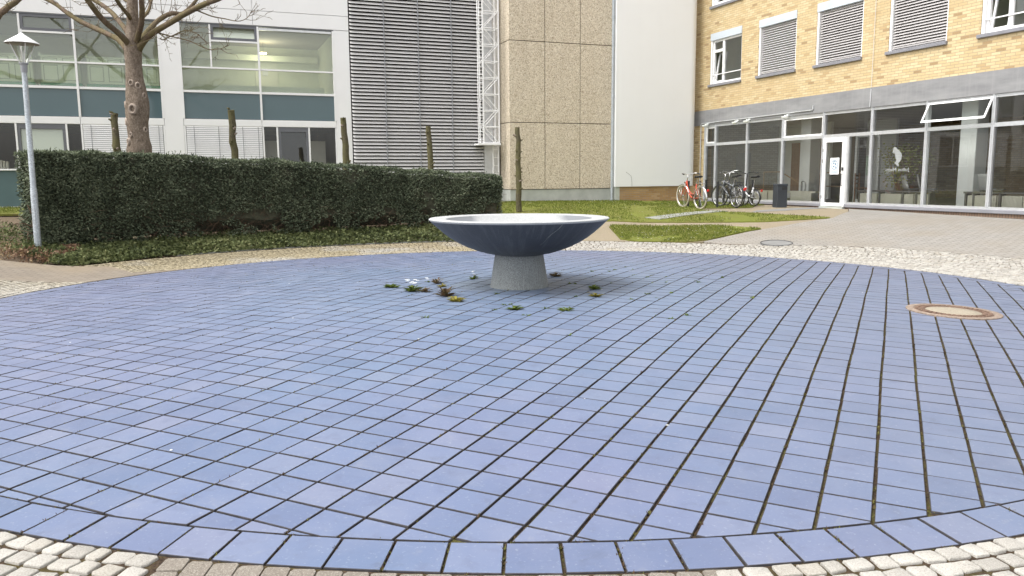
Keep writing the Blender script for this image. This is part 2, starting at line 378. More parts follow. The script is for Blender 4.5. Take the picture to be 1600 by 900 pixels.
_m = NT('pale centred basin'); _v = _m.coord(); _s = _m.sep(_v); _ax = _m.math('ADD', _m.math('ABSOLUTE', _s[0]), _m.math('MULTIPLY', _m.math('SUBTRACT', _m.noise(_v, 3, 4), .5), .3))
_c = _m.mix(_m.ramp(_ax, [(.56, 0), (.70, 1)]), (.36, .365, .36), (.15, .16, .17)); _c = _m.mix(_m.ramp(_m.noise(_v, 70, 3), [(.4, .5), (.55, 0)]), _c, (.20, .20, .21))  # pale across the middle, grey towards both sides
_m.pbr(_c, .7, 0, .4); M['basin'] = _m.mat
M['pedestal'] = granite('speckled grey granite', (.185, .20, .20), .5, ((.30, .31, .31), .4), .65)
M['iron'] = simple('rusty iron ring', (.16, .10, .07), .8, .3, 25, bump=.6, bscale=50)
M['ironpale'] = simple('pale iron and sand', (.235, .18, .14), .85, .35, 25, bump=.5, bscale=60)
M['coverfill'] = simple('sandy concrete fill', (.29, .25, .19), .9, .15, 20, speck=.2)
M['hedge'] = leafmat('yew leaf', [(.0, (.045, .056, .036)), (.3, (.11, .135, .085)), (.6, (.19, .22, .14)), (.85, (.28, .30, .20)), (1, (.38, .34, .21))])
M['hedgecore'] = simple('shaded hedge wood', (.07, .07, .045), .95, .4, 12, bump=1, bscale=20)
M['twig'] = bark('dry twig', (.12, .08, .055), (.21, .15, .105))
M['cover'] = leafmat('ground cover leaf', [(0, (.045, .055, .025)), (.3, (.095, .115, .045)), (.6, (.16, .18, .075)), (.85, (.25, .245, .12)), (1, (.32, .25, .14))])
M['dryleaf'] = leafmat('dry red brown leaf', [(0, (.12, .07, .045)), (.35, (.22, .135, .085)), (.6, (.26, .19, .10)), (.8, (.36, .27, .19)), (1, (.18, .18, .07))])
M['grass'] = leafmat('grass blade', [(0, (.085, .11, .018)), (.4, (.135, .165, .028)), (.7, (.18, .195, .045)), (1, (.29, .26, .10))])
M['moss'] = leafmat('joint moss', [(0, (.045, .03, .018)), (.3, (.10, .055, .032)), (.5, (.10, .105, .025)), (.75, (.17, .165, .045)), (1, (.25, .25, .10))])
M['weedgreen'] = leafmat('weed leaf', [(0, (.06, .09, .02)), (.5, (.12, .16, .03)), (1, (.24, .26, .06))])
M['weedyellow'] = leafmat('yellow weed leaf', [(0, (.20, .17, .04)), (.5, (.30, .26, .06)), (1, (.22, .24, .06))])
M['weedbrown'] = leafmat('reddish weed leaf', [(0, (.10, .06, .035)), (.5, (.17, .14, .07)), (1, (.22, .12, .09))])
M['petal'] = simple('white petal', (.85, .85, .83), .6, .02)
M['bark'] = bark('brown tree bark', (.165, .13, .10), (.33, .275, .22))
M['limb'] = bark('limb bark', (.135, .10, .072), (.24, .185, .135), (.15, .13, .06))
M['stump'] = bark('mossy bark', (.095, .082, .052), (.175, .155, .10), (.125, .118, .05), 1.6)
M['scar'] = simple('healed scar wood', (.30, .245, .20), .9, .25, 12)
M['figleaf'] = leafmat('fig leaf', [(0, (.28, .31, .08)), (.5, (.46, .47, .13)), (1, (.62, .60, .24))])
M['paper'] = simple('white paper', (.82, .83, .83), .6, .01)
M['ink'] = simple('blue grey ink', (.12, .22, .32), .6, .05)
M['poster'] = simple('green poster', (.42, .55, .42), .6, .05)
M['vinyl'] = simple('white vinyl lettering', (.88, .88, .88), .5, .01)
M['green'] = simple('green crate base', (.03, .28, .14), .5, .1)
M['rib'] = simple('shadow grey plastic rib', (.42, .43, .33), .5, .05)
M['crate'] = simple('pale plastic crate', (.78, .79, .64), .5, .05)
_m = NT('warm ceiling lamp'); _m.pbr((.9, .8, .6), .5, emis=((1, .72, .36), 6)); M['lamp'] = _m.mat

# ------------------------------------------------------------------ camera
F, HOR, ROLL, CAMH = 1238.83, 277.92, -.008389, 1.66694
P = math.atan((450 - HOR) / F)
right0 = Vector((1, 0, 0)); fwd = Vector((0, math.cos(P), -math.sin(P))); up0 = Vector((0, math.sin(P), math.cos(P)))
c_, s_ = math.cos(ROLL), math.sin(ROLL)
cr = c_ * right0 + s_ * up0; cu = -s_ * right0 + c_ * up0
cam = D.cameras.new('camera'); camo = D.objects.new('camera', cam); COL.objects.link(camo)
mw = Matrix.Identity(4)
for i in range(3): mw[i][0] = cr[i]; mw[i][1] = cu[i]; mw[i][2] = -fwd[i]; mw[i][3] = (0, 0, CAMH)[i]
camo.matrix_world = mw
cam.sensor_width = 36; cam.lens = F / 1600 * 36; cam.clip_start = .05; cam.clip_end = 2000
scn.camera = camo
def ray(u, v):
    x = u - 800; y = v - 450; x, y = c_*x + s_*y, -s_*x + c_*y
    return F * fwd + x * right0 - y * up0
def at(u, v, dist):
    d = ray(u, v); t = dist / d.y; return Vector((d.x*t, dist, CAMH + d.z*t))

# ------------------------------------------------------------------ ground
def structure(o): o['kind'] = 'structure'; return o
def polar_sheet(name, radii, zoff, mat, n=160):
    mb = MB(); vs = []; fs = []
    for r_ in radii:
        for k in range(n):
            a = 2*PI*k/n; x = CX + r_*math.cos(a); y = CY + r_*math.sin(a); vs.append((x, y, terr(x, y) + zoff(r_)))
    b = len(vs); vs.append((CX, CY, terr(CX, CY) + zoff(0)))
    for k in range(n): fs.append((b, k, (k+1) % n))
    for i in range(len(radii) - 1):
        for k in range(n): fs.append((i*n+k, (i+1)*n+k, (i+1)*n+(k+1) % n, i*n+(k+1) % n))
    mb.add(vs, fs); return structure(mb.build(name, mat, smooth=True))
rs = [.5 * i for i in range(1, 16)] + [7.5 + .25 * i for i in range(1, 60)] + [23, 25, 28, 32, 40, 60, 100, 200, 400]
polar_sheet('ground', rs, lambda r_: -.09 if r_ < 7.8 else -.06, M['soil'])
polar_sheet('joint_bed', [.25 * i for i in range(1, 31)] + [7.565], lambda r_: -.013, M['joint'], 200)

def inside(p, poly):
    x, y = p; c = False; n = len(poly)
    for i in range(n):
        x0, y0 = poly[i]; x1, y1 = poly[i-1]
        if (y0 > y) != (y1 > y) and x < (x1-x0)*(y-y0)/(y1-y0) + x0: c = not c
    return c
def subdiv(poly, step):
    out = []
    for i in range(len(poly)):
        a = Vector(poly[i]); b = Vector(poly[(i+1) % len(poly)]); n = max(1, int((b-a).length / step))
        out += [a.lerp(b, k/n) for k in range(n)]
    return out
def drape(name, poly, zoff, mat, step=.35, skirt=.05):
    b = subdiv(poly, step); nb = len(b); P2 = [tuple(p) for p in b]
    xs = [p[0] for p in poly]; ys = [p[1] for p in poly]; pts = [Vector(p) for p in b]
    x = min(xs)
    while x < max(xs):
        y = min(ys)
        while y < max(ys):
            q = (x + .01, y + .013)
            if inside(q, P2): pts.append(Vector(q))
            y += step
        x += step
    vv, ee, ff, *_ = delaunay_2d_cdt(pts, [], [list(range(nb))], 1, 1e-4)
    mb = MB(); vs = [(p.x, p.y, terr(p.x, p.y) + zoff) for p in vv]
    fs = []
    for f in ff:
        a, b_, c = (vv[i] for i in f[:3])
        fs.append(tuple(f) if (b_-a).cross(c-a) > 0 else tuple(reversed(f)))
    mb.add(vs, fs)
    bz = [(p.x, p.y, terr(p.x, p.y) + zoff) for p in b]
    for i in range(nb):
        p, q = bz[i], bz[(i+1) % nb]; mb.quad(p, (p[0], p[1], p[2]-skirt), (q[0], q[1], q[2]-skirt), q)
    return structure(mb.build(name, mat, smooth=False))
def ringpt(a, r_): return (CX + r_*math.cos(a), CY + r_*math.sin(a))
def ang(x, y): return math.atan2(y - CY, x - CX)
def rout(a):
    d = math.degrees(a)
    return 9.18 + .55 * smooth(58, 36, d) if -90 < d < 90 else 9.18

AZ = R(21.4)
UX = Vector((math.cos(AZ), math.sin(AZ))); UN = Vector((-math.sin(AZ), math.cos(AZ)))      # lab / tower frontage direction and inward normal
BX = Vector((math.cos(AZ - PI/2), math.sin(AZ - PI/2))); BN = Vector((-BX.y, BX.x))        # brick frontage
B0 = at(1093, 276, 31.0); W0 = at(1090, 276, 30.8)
B0 = Vector((B0.x, B0.y)); W0 = Vector((W0.x, W0.y))
E0 = W0 + .35 * UN; G0 = W0 + 1.25 * UN
def bw(s, d): q = B0 + s*BX + d*BN; return (q.x, q.y)
def ew(s, d=0): q = E0 + s*UX + d*UN; return (q.x, q.y)
def ww(s, d=0): q = W0 + s*UX + d*UN; return (q.x, q.y)
def gw(s, d=0): q = G0 + s*UX + d*UN; return (q.x, q.y)

# paving on the right, meeting the brick frontage
arc = [ringpt(R(a), rout(R(a))) for a in range(-40, 60, 3)]
pav = arc + [(4.62, 19.02), (5.35, 19.45), (5.93, 19.81), (6.5, 20.05), (7.5, 20.55), (8.5, 21.0), (9.6, 22.6)] + [bw(7.75, -.06), bw(12, -.06), bw(18, -.06), (22, 8), (14, 2)]
drape('paving', pav, 0.0, M['paving'], .4)
arc2 = [ringpt(R(a), 9.2) for a in range(97, 61, -3)]
pth = [(-.9, 20.02)] + arc2[1:] + [(4.60, 19.03), (5.33, 19.47), (5.91, 19.83), (6.48, 20.07), (7.48, 20.57), (8.48, 21.02), (9.58, 22.62), bw(7.74, -.07), bw(0.15, -.07), ww(-3.6, -.03), ew(-7.5, -.03), (-2.3, 24.5), (-1.2, 21.4)]
drape('path', pth, -.012, M['sandpath'], .4)
drape('path_side', [(-16, 15.4), (-10.3, 14.25), (-8.45, 14.55), (-7.99, 14.72), (-7.6, 14.95), (-6.9, 14.4), ringpt(ang(-6.1, 15.1), 7.60), ringpt(ang(-6.6, 14.4), 7.60), ringpt(ang(-7.0, 13.6), 7.60), ringpt(ang(-7.2, 13.1), 7.6), (-7.9, 13.0), (-8.45, 12.95), (-12, 12.6), (-16, 12.4)], .006, M['path'], .3)
lawnA = [(-.9, 22.15), (1.0, 22.1), (2.83, 22.1), (3.6, 21.75), (6.6, 21.02), (7.5, 20.98), (8.42, 20.98), (8.3, 21.3), (7.4, 22.3), (6.9, 22.9), (6.1, 23.3), (5.75, 23.9), (5.9, 24.6), (6.6, 24.75), (7.6, 25.1), bw(4.4, -.75), bw(4.3, -.35), bw(0.15, -.12), ww(-.3, -.06), ww(-3.58, -.03), ew(-7.5, -.03), (-2.2, 24.4), (-1.3, 23)]
lawnB = [(2.62, 21.3), (2.75, 21.55), (4.0, 21.1), (5.3, 20.85), (6.0, 20.35), (6.3, 20.02), (5.93, 19.86), (5.3, 19.5), (4.75, 19.12), (4.2, 19.05), (3.1, 19.4), (2.72, 19.8), (2.68, 20.5)]
lawnC = [gw(-31, -.05), gw(-8.3, -.05), (-1.2, 26.5), (-3.4, 25.3), (-8, 23), (-11.8, 20.0), (-13, 19.6), (-20, 17)]
drape('lawn', lawnA, .016, M['lawn'], .3, .04); drape('lawn_patch', lawnB, .02, M['lawn'], .25, .05); drape('lawn_strip', lawnC, .016, M['lawn'], .5)
drape('slab_strip', [(3.75, 22.3), (4.1, 21.95), (6.35, 23.35), (5.95, 23.55)], .03, M['slab'], .3)
drape('asphalt_patch', [(7.0, 23.2), (8.1, 23.5), (9.9, 24.6), (9.4, 25.0), (7.3, 23.75)], -.004, M['asphalt'], .3)
for nm, a0, a1 in (('cobble_bed', -64, 296),):
    mb = MB(); n = int((a1-a0) * 1.2); vs = []; fs = []
    for i in range(n + 1):
        a = R(lerp(a0, a1, i/n)); ro = rout(a)
        for k in range(7):
            r_ = lerp(7.575, ro, k/6); x, y = ringpt(a, r_); vs.append((x, y, terr(x, y) - .003))
    for i in range(n):
        for k in range(6): fs.append((i*7+k, i*7+k+1, (i+1)*7+k+1, (i+1)*7+k))
    mb.add(vs, fs); structure(mb.build(nm, M['cobblebed'], smooth=True))

def pillow(mb, c, u, w, hu, hw, top, depth, ch=.25, rough=.0):
    """low rounded stone: c centre xy, u/w unit axes, half sizes"""
    vs = []
    for lev, (sc, z) in enumerate(((1.0, -depth), (1.0, top - .007), (1 - ch*.4, top - .0015), (1 - ch, top))):
        for x, y in ((1, .80), (.80, 1), (-.80, 1), (-1, .80), (-1, -.80), (-.80, -1), (.80, -1), (1, -.80)):
            px = c[0] + u[0]*x*hu*sc + w[0]*y*hw*sc; py = c[1] + u[1]*x*hu*sc + w[1]*y*hw*sc
            vs.append([px, py, z])
    if rough:
        jit = [(rnd.uniform(-rough, rough), rnd.uniform(-rough, rough)) for _ in range(8)]
        for lev in range(4):
            for k in range(8): vs[lev*8+k][0] += jit[k][0]; vs[lev*8+k][1] += jit[k][1]
    zz = terr(*c); vs = [(a, b, zz + d + (rnd.uniform(-.0015, .0015) if rough else 0)) for a, b, d in vs]
    fs = [(l*8+k, l*8+(k+1) % 8, (l+1)*8+(k+1) % 8, (l+1)*8+k) for l in range(3) for k in range(8)] + [tuple(24+k for k in range(8))]
    mb.add(vs, fs)
leftpath = [(-16, 15.4), (-10.3, 14.25), (-8.45, 14.55), (-7.99, 14.72), (-7.6, 14.95), (-6.9, 14.4), ringpt(ang(-6.1, 15.1), 7.60), (-5.9, 14.2), (-6.6, 13.2), ringpt(ang(-7.2, 13.1), 7.6), (-7.9, 13.0), (-8.45, 12.95), (-12, 12.6), (-16, 12.4)]
mb = MB()
row = 0; r_ = 7.64
while r_ < 9.72:
    pitch = .118 * rnd.uniform(.97, 1.03); a = rnd.uniform(0, .02)
    while a < 2*PI:
        L = rnd.uniform(.095, .138); a2 = a + L / r_; am = (a + a2)/2; d = math.degrees(am); d = d if d < 180 else d - 360
        x, y = ringpt(am, r_); ok = r_ < rout(am if am < PI else am - 2*PI) - .03
        if y < 3.9 and -1.57 < x < .86: ok = False
        if inside((x, y), leftpath): ok = False
        if y < 2.6 or abs(x) > 10.5: ok = False
        if ok:
            u = (-math.sin(am), math.cos(am)); w = (math.cos(am), math.sin(am)); t = rnd.uniform(-.06, .06)
            u2 = (u[0]*math.cos(t) + w[0]*math.sin(t), u[1]*math.cos(t) + w[1]*math.sin(t)); w2 = (u2[1], -u2[0])
            pillow(mb, (x + rnd.uniform(-.004, .004), y + rnd.uniform(-.004, .004)), u2, w2, (L - .016)/2, (pitch - .018)/2 * rnd.uniform(.90, 1.02), .010 + rnd.uniform(-.004, .003), .02, .13, .008)
        a = a2
    r_ += pitch; row += 1
structure(mb.build('cobbles', M['cobble'], smooth=True, autosmooth=50))
mb = MB(); x = -1.55; col_ = 0
while x < .86:                                    # brown clinker walk the photographer stands on
    y1_ = CY - math.sqrt((RD + .014)**2 - (x + .056 - CX)**2); first = .12 + .12*(col_ % 2) + rnd.uniform(-.02, .02)
    while y1_ > -1.5:
        L = first if first else .236; first = 0; slope = math.atan2((x + .056 - CX), CY - y1_)
        pillow(mb, (x + .056, y1_ - L/2), (1, 0), (0, 1), .0565, L/2 - .002, .004 + rnd.uniform(-.0015, .0015), .02, .06, .0008); y1_ -= L + .004
    x += .1175; col_ += 1
structure(mb.build('clinker_walk', M['paver'], smooth=False))

# ------------------------------------------------------------------ blue tiles on the mound
TH = R(-25.61644633644092); TO = (.16254511, 3.83480794); TS = .25; TSB = .25 * .9926
cT, sT = math.cos(TH), math.sin(TH)
def tw(a, b): return (TO[0] + cT*a*TS - sT*b*TSB, TO[1] + sT*a*TS + cT*b*TSB)
RIN = 7.292
circ = [ringpt(2*PI*k/362, RIN) for k in range(362)]
def clip_circle(poly, r0):
    if all(math.hypot(x-CX, y-CY) < r0 - .002 for x, y in poly): return poly
    if min(math.hypot(x-CX, y-CY) for x, y in poly) > r0 + .3: return []
    # clip against tangent half planes near the polygon
    cxp = sum(p[0] for p in poly)/len(poly); cyp = sum(p[1] for p in poly)/len(poly); a0 = math.atan2(cyp-CY, cxp-CX)
    for k in range(-4, 5):
        a = a0 + k * R(.7); nx, ny = math.cos(a), math.sin(a); out = []
        for i in range(len(poly)):
            p, q = poly[i], poly[(i+1) % len(poly)]
            dp = (p[0]-CX)*nx + (p[1]-CY)*ny - r0; dq = (q[0]-CX)*nx + (q[1]-CY)*ny - r0
            if dp <= 0: out.append(p)
            if (dp < 0 < dq) or (dq < 0 < dp): t = dp/(dp-dq); out.append((lerp(p[0], q[0], t), lerp(p[1], q[1], t)))
        poly = out
        if len(poly) < 3: return []
    clean = []
    for p in poly:
        if not clean or math.hypot(p[0]-clean[-1][0], p[1]-clean[-1][1]) > .004: clean.append(p)
    if len(clean) > 1 and math.hypot(clean[0][0]-clean[-1][0], clean[0][1]-clean[-1][1]) < .004: clean.pop()
    return clean if len(clean) > 2 else []
def tile(mb, poly, bev=.003, depth=.016):
    n = len(poly); cxp = sum(p[0] for p in poly)/n; cyp = sum(p[1] for p in poly)/n
    A = .5*abs(sum(poly[i][0]*poly[(i+1) % n][1] - poly[(i+1) % n][0]*poly[i][1] for i in range(n)))
    if A < .0012: return
    dz = rnd.gauss(0, .0008); tx = rnd.gauss(0, .004); ty = rnd.gauss(0, .004)
    def Z(p): return dome(math.hypot(p[0]-CX, p[1]-CY)) + dz + tx*(p[0]-cxp) + ty*(p[1]-cyp)
    k = 1 - bev / (math.sqrt(A) * .5)
    lo = [(p[0], p[1], Z(p) - depth) for p in poly]; md = [(p[0], p[1], Z(p) - bev*.8) for p in poly]
    tp = [(cxp + (p[0]-cxp)*k, cyp + (p[1]-cyp)*k, Z(p)) for p in poly]
    b = mb.add(lo + md + tp, [tuple(range(2*n, 3*n))])
    mb.f.extend([(b+n+i, b+n+(i+1) % n, b+2*n+(i+1) % n, b+2*n+i) for i in range(n)] + [(b+i, b+(i+1) % n, b+n+(i+1) % n, b+n+i) for i in range(n)]); mb.m.extend([1]*(2*n))
mb = MB(); PEDR = .37
for i in range(-44, 46):
    ga = lerp(.0050, .0080, smooth(-8, 2, i)) / TS
    for j in range(-20, 80):
        x, y = tw(i+.5, j+.5); rr = math.hypot(x-CX, y-CY)
        if rr > RIN + .2 or rr < PEDR - .2: continue
        gb = lerp(.0066, .0052, smooth(-8, 2, i)) / TSB * rnd.uniform(.85, 1.15); g = ga * rnd.uniform(.85, 1.15); o1 = rnd.uniform(-.004, .004); o2 = rnd.uniform(-.003, .003)
        # the laying lines wander a little
        wob = .010 * math.sin(j * .33 + i * .11) + .006 * math.sin(j * .71 + 2)
        q = [tw(i + g + o1 + wob, j + gb + o2), tw(i + 1 - g + o1 + wob, j + gb + o2), tw(i + 1 - g + o1 + wob, j + 1 - gb + o2), tw(i + g + o1 + wob, j + 1 - gb + o2)]
        q = clip_circle(q, RIN - .006)
        if q: tile(mb, q)
NR = 181
for k in range(NR):
    a0 = 2*PI*k/NR + .0026 / RD * rnd.uniform(.8, 1.6) * 2; a1 = 2*PI*(k+1)/NR - .0026 / RD * 2 * rnd.uniform(.8, 1.6)
    ri = RIN + .008; ro = RD - .006 + rnd.uniform(-.003, .003)
    tile(mb, [ringpt(a0, ri), ringpt(a0, ro), ringpt(a1, ro), ringpt(a1, ri)][::-1], .003, .03)
structure(mb.build('tiled_mound', [M['tile'], M['tileside']]))

# moss in the joints: nobody could count it
mb = MB()
def tuft(mb, x, y, z, s, n=3, flat=.5):
    for _ in range(n):
        a = rnd.uniform(0, 2*PI); d = rnd.uniform(0, s*.6); px, py = x + d*math.cos(a), y + d*math.sin(a)
        b = rnd.uniform(0, 2*PI); l = s*rnd.uniform(.5, 1); h = s*flat*rnd.uniform(.4, 1.1)
        mb.add([(px - l*.3*math.sin(b), py + l*.3*math.cos(b), z), (px + l*.3*math.sin(b), py - l*.3*math.cos(b), z), (px + l*.7*math.cos(b), py + l*.7*math.sin(b), z + h)], [(0, 1, 2)])
for _ in range(42000):
    if rnd.random() < .68: i = rnd.randint(-44, 45); j = rnd.uniform(-18, 74); x, y = tw(i, j); x += cT*.25*(.010*math.sin(j*.33 + i*.11) + .006*math.sin(j*.71 + 2)); y += sT*.25*(.010*math.sin(j*.33 + i*.11) + .006*math.sin(j*.71 + 2)); s = rnd.uniform(.009, .021)
    else: i = rnd.uniform(-44, 45); j = rnd.randint(-18, 74); x, y = tw(i, j); s = rnd.uniform(.005, .011)
    rr = math.hypot(x-CX, y-CY)
    if rr > 7.28 or rr < .42: continue
    if noise.noise((x*1.1, y*1.1, 0)) + .7*noise.noise((x*6, y*6, 3)) < -.06: continue
    tuft(mb, x + rnd.uniform(-.003, .003), y + rnd.uniform(-.003, .003), dome(rr) - .005, s, 6, .9)
for _ in range(2600):
    k = rnd.randint(0, NR-1)
    if rnd.random() < .6: a = 2*PI*k/NR; r_ = rnd.uniform(RIN, RD)
    else: a = rnd.uniform(0, 2*PI); r_ = rnd.choice((RIN, RD + .008))
    x, y = ringpt(a, r_)
    if noise.noise((x*1.5, y*1.5, 5)) < -.1: continue
    tuft(mb, x, y, dome(r_) - .008, rnd.uniform(.010, .024), 6, .8)
for _ in range(9000):
    a = rnd.uniform(0, 2*PI); r_ = rnd.uniform(7.62, 9.2); x, y = ringpt(a, r_)
    if y < 2.6 or abs(x) > 9.5 or (y < 3.9 and -1.57 < x < .86) or inside((x, y), leftpath): continue
    if noise.noise((x*1.2, y*1.2, 9)) < .05: continue
    tuft(mb, x, y, terr(x, y) - .006, rnd.uniform(.008, .02), 3, .7)
tag(mb.build('joint_moss', M['moss']), 'moss and seedlings growing in the joints of the paving', 'moss', kind='stuff')

# small litter flecks / petals lying on tiles
mb = MB()
for _ in range(36):
    a = rnd.uniform(0, 2*PI); r_ = 7.2*math.sqrt(rnd.random()); x, y = ringpt(a, r_); z = dome(r_) + .003; s = rnd.uniform(.006, .016); b = rnd.uniform(0, PI)
    pts = [(x + s*math.cos(b + t)*rnd.uniform(.5, 1), y + s*math.sin(b + t)*rnd.uniform(.5, 1), z + rnd.uniform(0, .003)) for t in (0, 1.3, 2.6, 4.0, 5.2)]
    mb.add(pts, [(0, 1, 2, 3, 4)])
tag(mb.build('fallen_petals', M['petal']), 'small pale petals scattered over the blue tiles', 'petals', kind='stuff')

# ------------------------------------------------------------------ fountain
fz = dome(0)
ft = empty('bowl_fountain', (CX - .048, CY, fz), 0, 'wide dark granite bowl on a tapering speckled stone foot amid blue tiles', 'fountain')
zr = 1.118 - fz
prof_out = [(.20, .432), (.33, .438), (.45, .462), (.58, .500), (.70, .546), (.82, .604), (.93, .672), (1.02, .742), (1.10, .812), (1.16, .868), (1.195, .902)]
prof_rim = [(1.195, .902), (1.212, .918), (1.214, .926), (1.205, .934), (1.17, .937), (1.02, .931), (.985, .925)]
prof_in = [(.985, .925), (.955, .905), (.85, .862), (.7, .828), (.5, .80), (.25, .785), (.0, .78)]
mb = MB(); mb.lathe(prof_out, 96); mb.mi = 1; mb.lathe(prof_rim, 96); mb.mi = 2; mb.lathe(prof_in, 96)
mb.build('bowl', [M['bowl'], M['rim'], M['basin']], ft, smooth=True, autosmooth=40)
mb = MB(); mb.lathe([(.405, -.03), (.400, .0), (.392, .03), (.36, .24), (.335, .40), (.328, .437)], 64); mb.build('pedestal', M['pedestal'], ft, smooth=True)
mb = MB()
pts = []
for k in range(12):
    t = k/11; r_ = lerp(1.2, .86, t); z = interp(r_, [p[0] for p in prof_out], [p[1] for p in prof_out]) ; a = R(-64 - 9*t + .6*math.sin(t*9)); pts.append((r_*math.cos(a), r_*math.sin(a), z - .001))
mb.tube(pts, [.0042*(1-.5*k/11) for k in range(12)], 5); mb.build('mineral_streak', M['pedestal'], ft)

# ------------------------------------------------------------------ manhole
mx, my = 5.14, 9.11; rr = math.hypot(mx-CX, my-CY)
mh = empty('manhole_cover', (mx, my, dome(rr)), 0, 'round rusty manhole cover with sandy middle set in the blue tiles', 'manhole cover')
sl = (dome(rr+.3) - dome(rr-.3)) / .6; dirv = Vector((mx-CX, my-CY)).normalized()
mh.rotation_euler = (sl*dirv.y, -sl*dirv.x, 0)
mb = MB(); mb.lathe([(.50, -.03), (.50, .012), (.49, .016), (.425, .016), (.42, .008), (.41, .008)], 64); mb.build('frame_ring', M['ironpale'], mh, smooth=True, autosmooth=30)
mb = MB(); mb.lathe([(.41, .004), (.405, .012), (.30, .012), (.296, .006)], 64)
for k in range(40):
    a = 2*PI*k/40
    for r0, r1 in ((.312, .345), (.365, .398)):
        w = .018; ca, sa = math.cos(a + (.08 if r0 > .35 else 0)), math.sin(a + (.08 if r0 > .35 else 0)); vs = []
        for z in (.012, .021):
            for (q, t) in ((r0, -w), (r1, -w), (r1, w), (r0, w)): vs.append((q*ca - t*sa, q*sa + t*ca, z))
        mb.add(vs, [(4, 5, 6, 7), (0, 1, 5, 4), (1, 2, 6, 5), (2, 3, 7, 6), (3, 0, 4, 7)])
mb.build('cover', M['iron'], mh)
mb = MB(); mb.lathe([(.297, .004), (.29, .012), (.15, .014), (0, .014)], 48); mb.build('concrete_infill', M['coverfill'], mh, smooth=True)
for k in (0,):
    cx, cy = 6.08, 18.16
    c = empty('drain_cover', (cx, cy, terr(cx, cy)), R(-20), 'flat dark iron drain cover at the edge of the pale paving', 'drain cover')
    mb = MB(); mb.lathe([(.36, -.02), (.36, .012), (.33, .014), (.0, .014)], 32); mb.build('lid', M['asphalt'], c); c.rotation_euler = (.10, -.03, 0)
    mb = MB(); mb.torus((0, 0, .016), .35, .010, (0, 0, 1), 32, 6); mb.build('ring', M['blackmetal'], c)

# ------------------------------------------------------------------ weeds by the fountain
def weed(name, x, y, s, mat, label, group=None, n=26, h=1.0, flowers=0):
    s *= 1.02; n = int(n*1.3)
    rr = math.hypot(x-CX, y-CY); mb = MB()
    for _ in range(n):
        a = rnd.uniform(0, 2*PI); l = s*rnd.uniform(.5, 1.1); el = rnd.uniform(.15, 1.0)*h; w = s*.14; ca, sa = math.cos(a), math.sin(a)
        o = rnd.uniform(0, .25)*s; bx, by = o*math.cos(a*3), o*math.sin(a*3)
        m_ = (bx + ca*l*.55, by + sa*l*.55, l*el*.7); e = (bx + ca*l, by + sa*l, l*el*.75)
        mb.add([(bx, by, 0), (m_[0] - sa*w, m_[1] + ca*w, m_[2]), e, (m_[0] + sa*w, m_[1] - ca*w, m_[2])], [(0, 1, 2, 3)])
    o = mb.build(name, mat, loc=(x, y, dome(rr) - .002))
    tag(o, label, 'weed', group)
    if flowers:
        for k in range(flowers):
            f = MB(); a = rnd.uniform(0, 2*PI); d = s*rnd.uniform(.2, 1.1); z = s*rnd.uniform(.7, 1.2); cx, cy = d*math.cos(a), d*math.sin(a)
            for q in range(9):
                b = 2*PI*q/9; f.add([(cx, cy, z), (cx + .02*math.cos(b - .3), cy + .02*math.sin(b - .3), z + .006), (cx + .027*math.cos(b), cy + .027*math.sin(b), z + .004), (cx + .02*math.cos(b + .3), cy + .02*math.sin(b + .3), z + .006)], [(0, 1, 2, 3)])
            f.build('daisy_flower', M['petal'], o)
    return o
def gpt(u, v):
    d = ray(u, v); t = 1.0
    lo, hi = 1.5, 40
    for k in range(4000):
        y = 1.5 + .01*k; t = y/d.y
        if CAMH + d.z*t <= terr(d.x*t, y): return d.x*t, y
    return d.x*t, y
for (u, v, s, mt, lab, n, h, fl) in [
    (643, 455, .13, 'weedgreen', 'largest daisy plant in bloom growing between blue tiles left of the fountain', 44, .9, 11),
    (697, 463, .13, 'weedbrown', 'reddish brown upright weed between blue tiles left of the fountain foot', 40, 1.5, 0),
    (712, 471, .12, 'weedyellow', 'bright yellow rosette weed on blue tiles in front of the fountain foot', 40, .7, 0),
    (683, 443, .11, 'weedbrown', 'small rust red weed with a yellow neighbour left of the fountain foot', 30, 1.0, 0),
    (691, 448, .08, 'weedyellow', 'small yellow green weed just in front of a rust red weed', 26, .8, 0),
    (741, 436, .09, 'weedgreen', 'small daisy plant with two flowers close behind the fountain foot', 26, .8, 3),
    (668, 441, .05, 'weedgreen', 'single daisy standing alone behind the largest daisy plant', 10, .8, 2),
    (664, 456, .10, 'weedbrown', 'brownish low weed just right of the largest daisy plant', 30, .8, 0),
    (613, 449, .13, 'weedgreen', 'long flat green weed row left of the largest daisy plant', 34, .45, 0),
    (868, 432, .11, 'weedbrown', 'brown tufted weed on blue tiles right behind the fountain foot', 34, .9, 0),
    (928, 452, .10, 'weedgreen', 'dark green weed tuft on blue tiles right of the fountain foot', 34, .8, 0),
    (931, 463, .10, 'weedyellow', 'yellow green weed tuft in front of the dark green tuft right of the foot', 30, .7, 0),
    (803, 483, .12, 'weedgreen', 'flat green weed in a joint directly in front of the fountain foot', 30, .4, 0),
    (884, 485, .10, 'weedgreen', 'flat olive weed in a joint in front and right of the foot', 26, .4, 0)]:
    x, y = gpt(u, v); weed('weed', x, y, s, M[mt], lab, 'weeds growing between the blue tiles', n, h, fl)
mb = MB()
for k in range(260):
    ii, jj = (rnd.randint(-12, 14), rnd.uniform(14, 42)) if rnd.random() < .6 else (rnd.uniform(-12, 14), rnd.randint(14, 42)); x, y = tw(ii, jj); r_ = math.hypot(x-CX, y-CY)
    if r_ < .45 or r_ > 3.4 or noise.noise((x*1.4, y*1.4, 11)) < -.32 + .14*r_ - (.25 if x < CX else 0): continue
    s = rnd.uniform(.02, .065); tuft(mb, x, y, dome(r_) - .003, s, 9, .5)
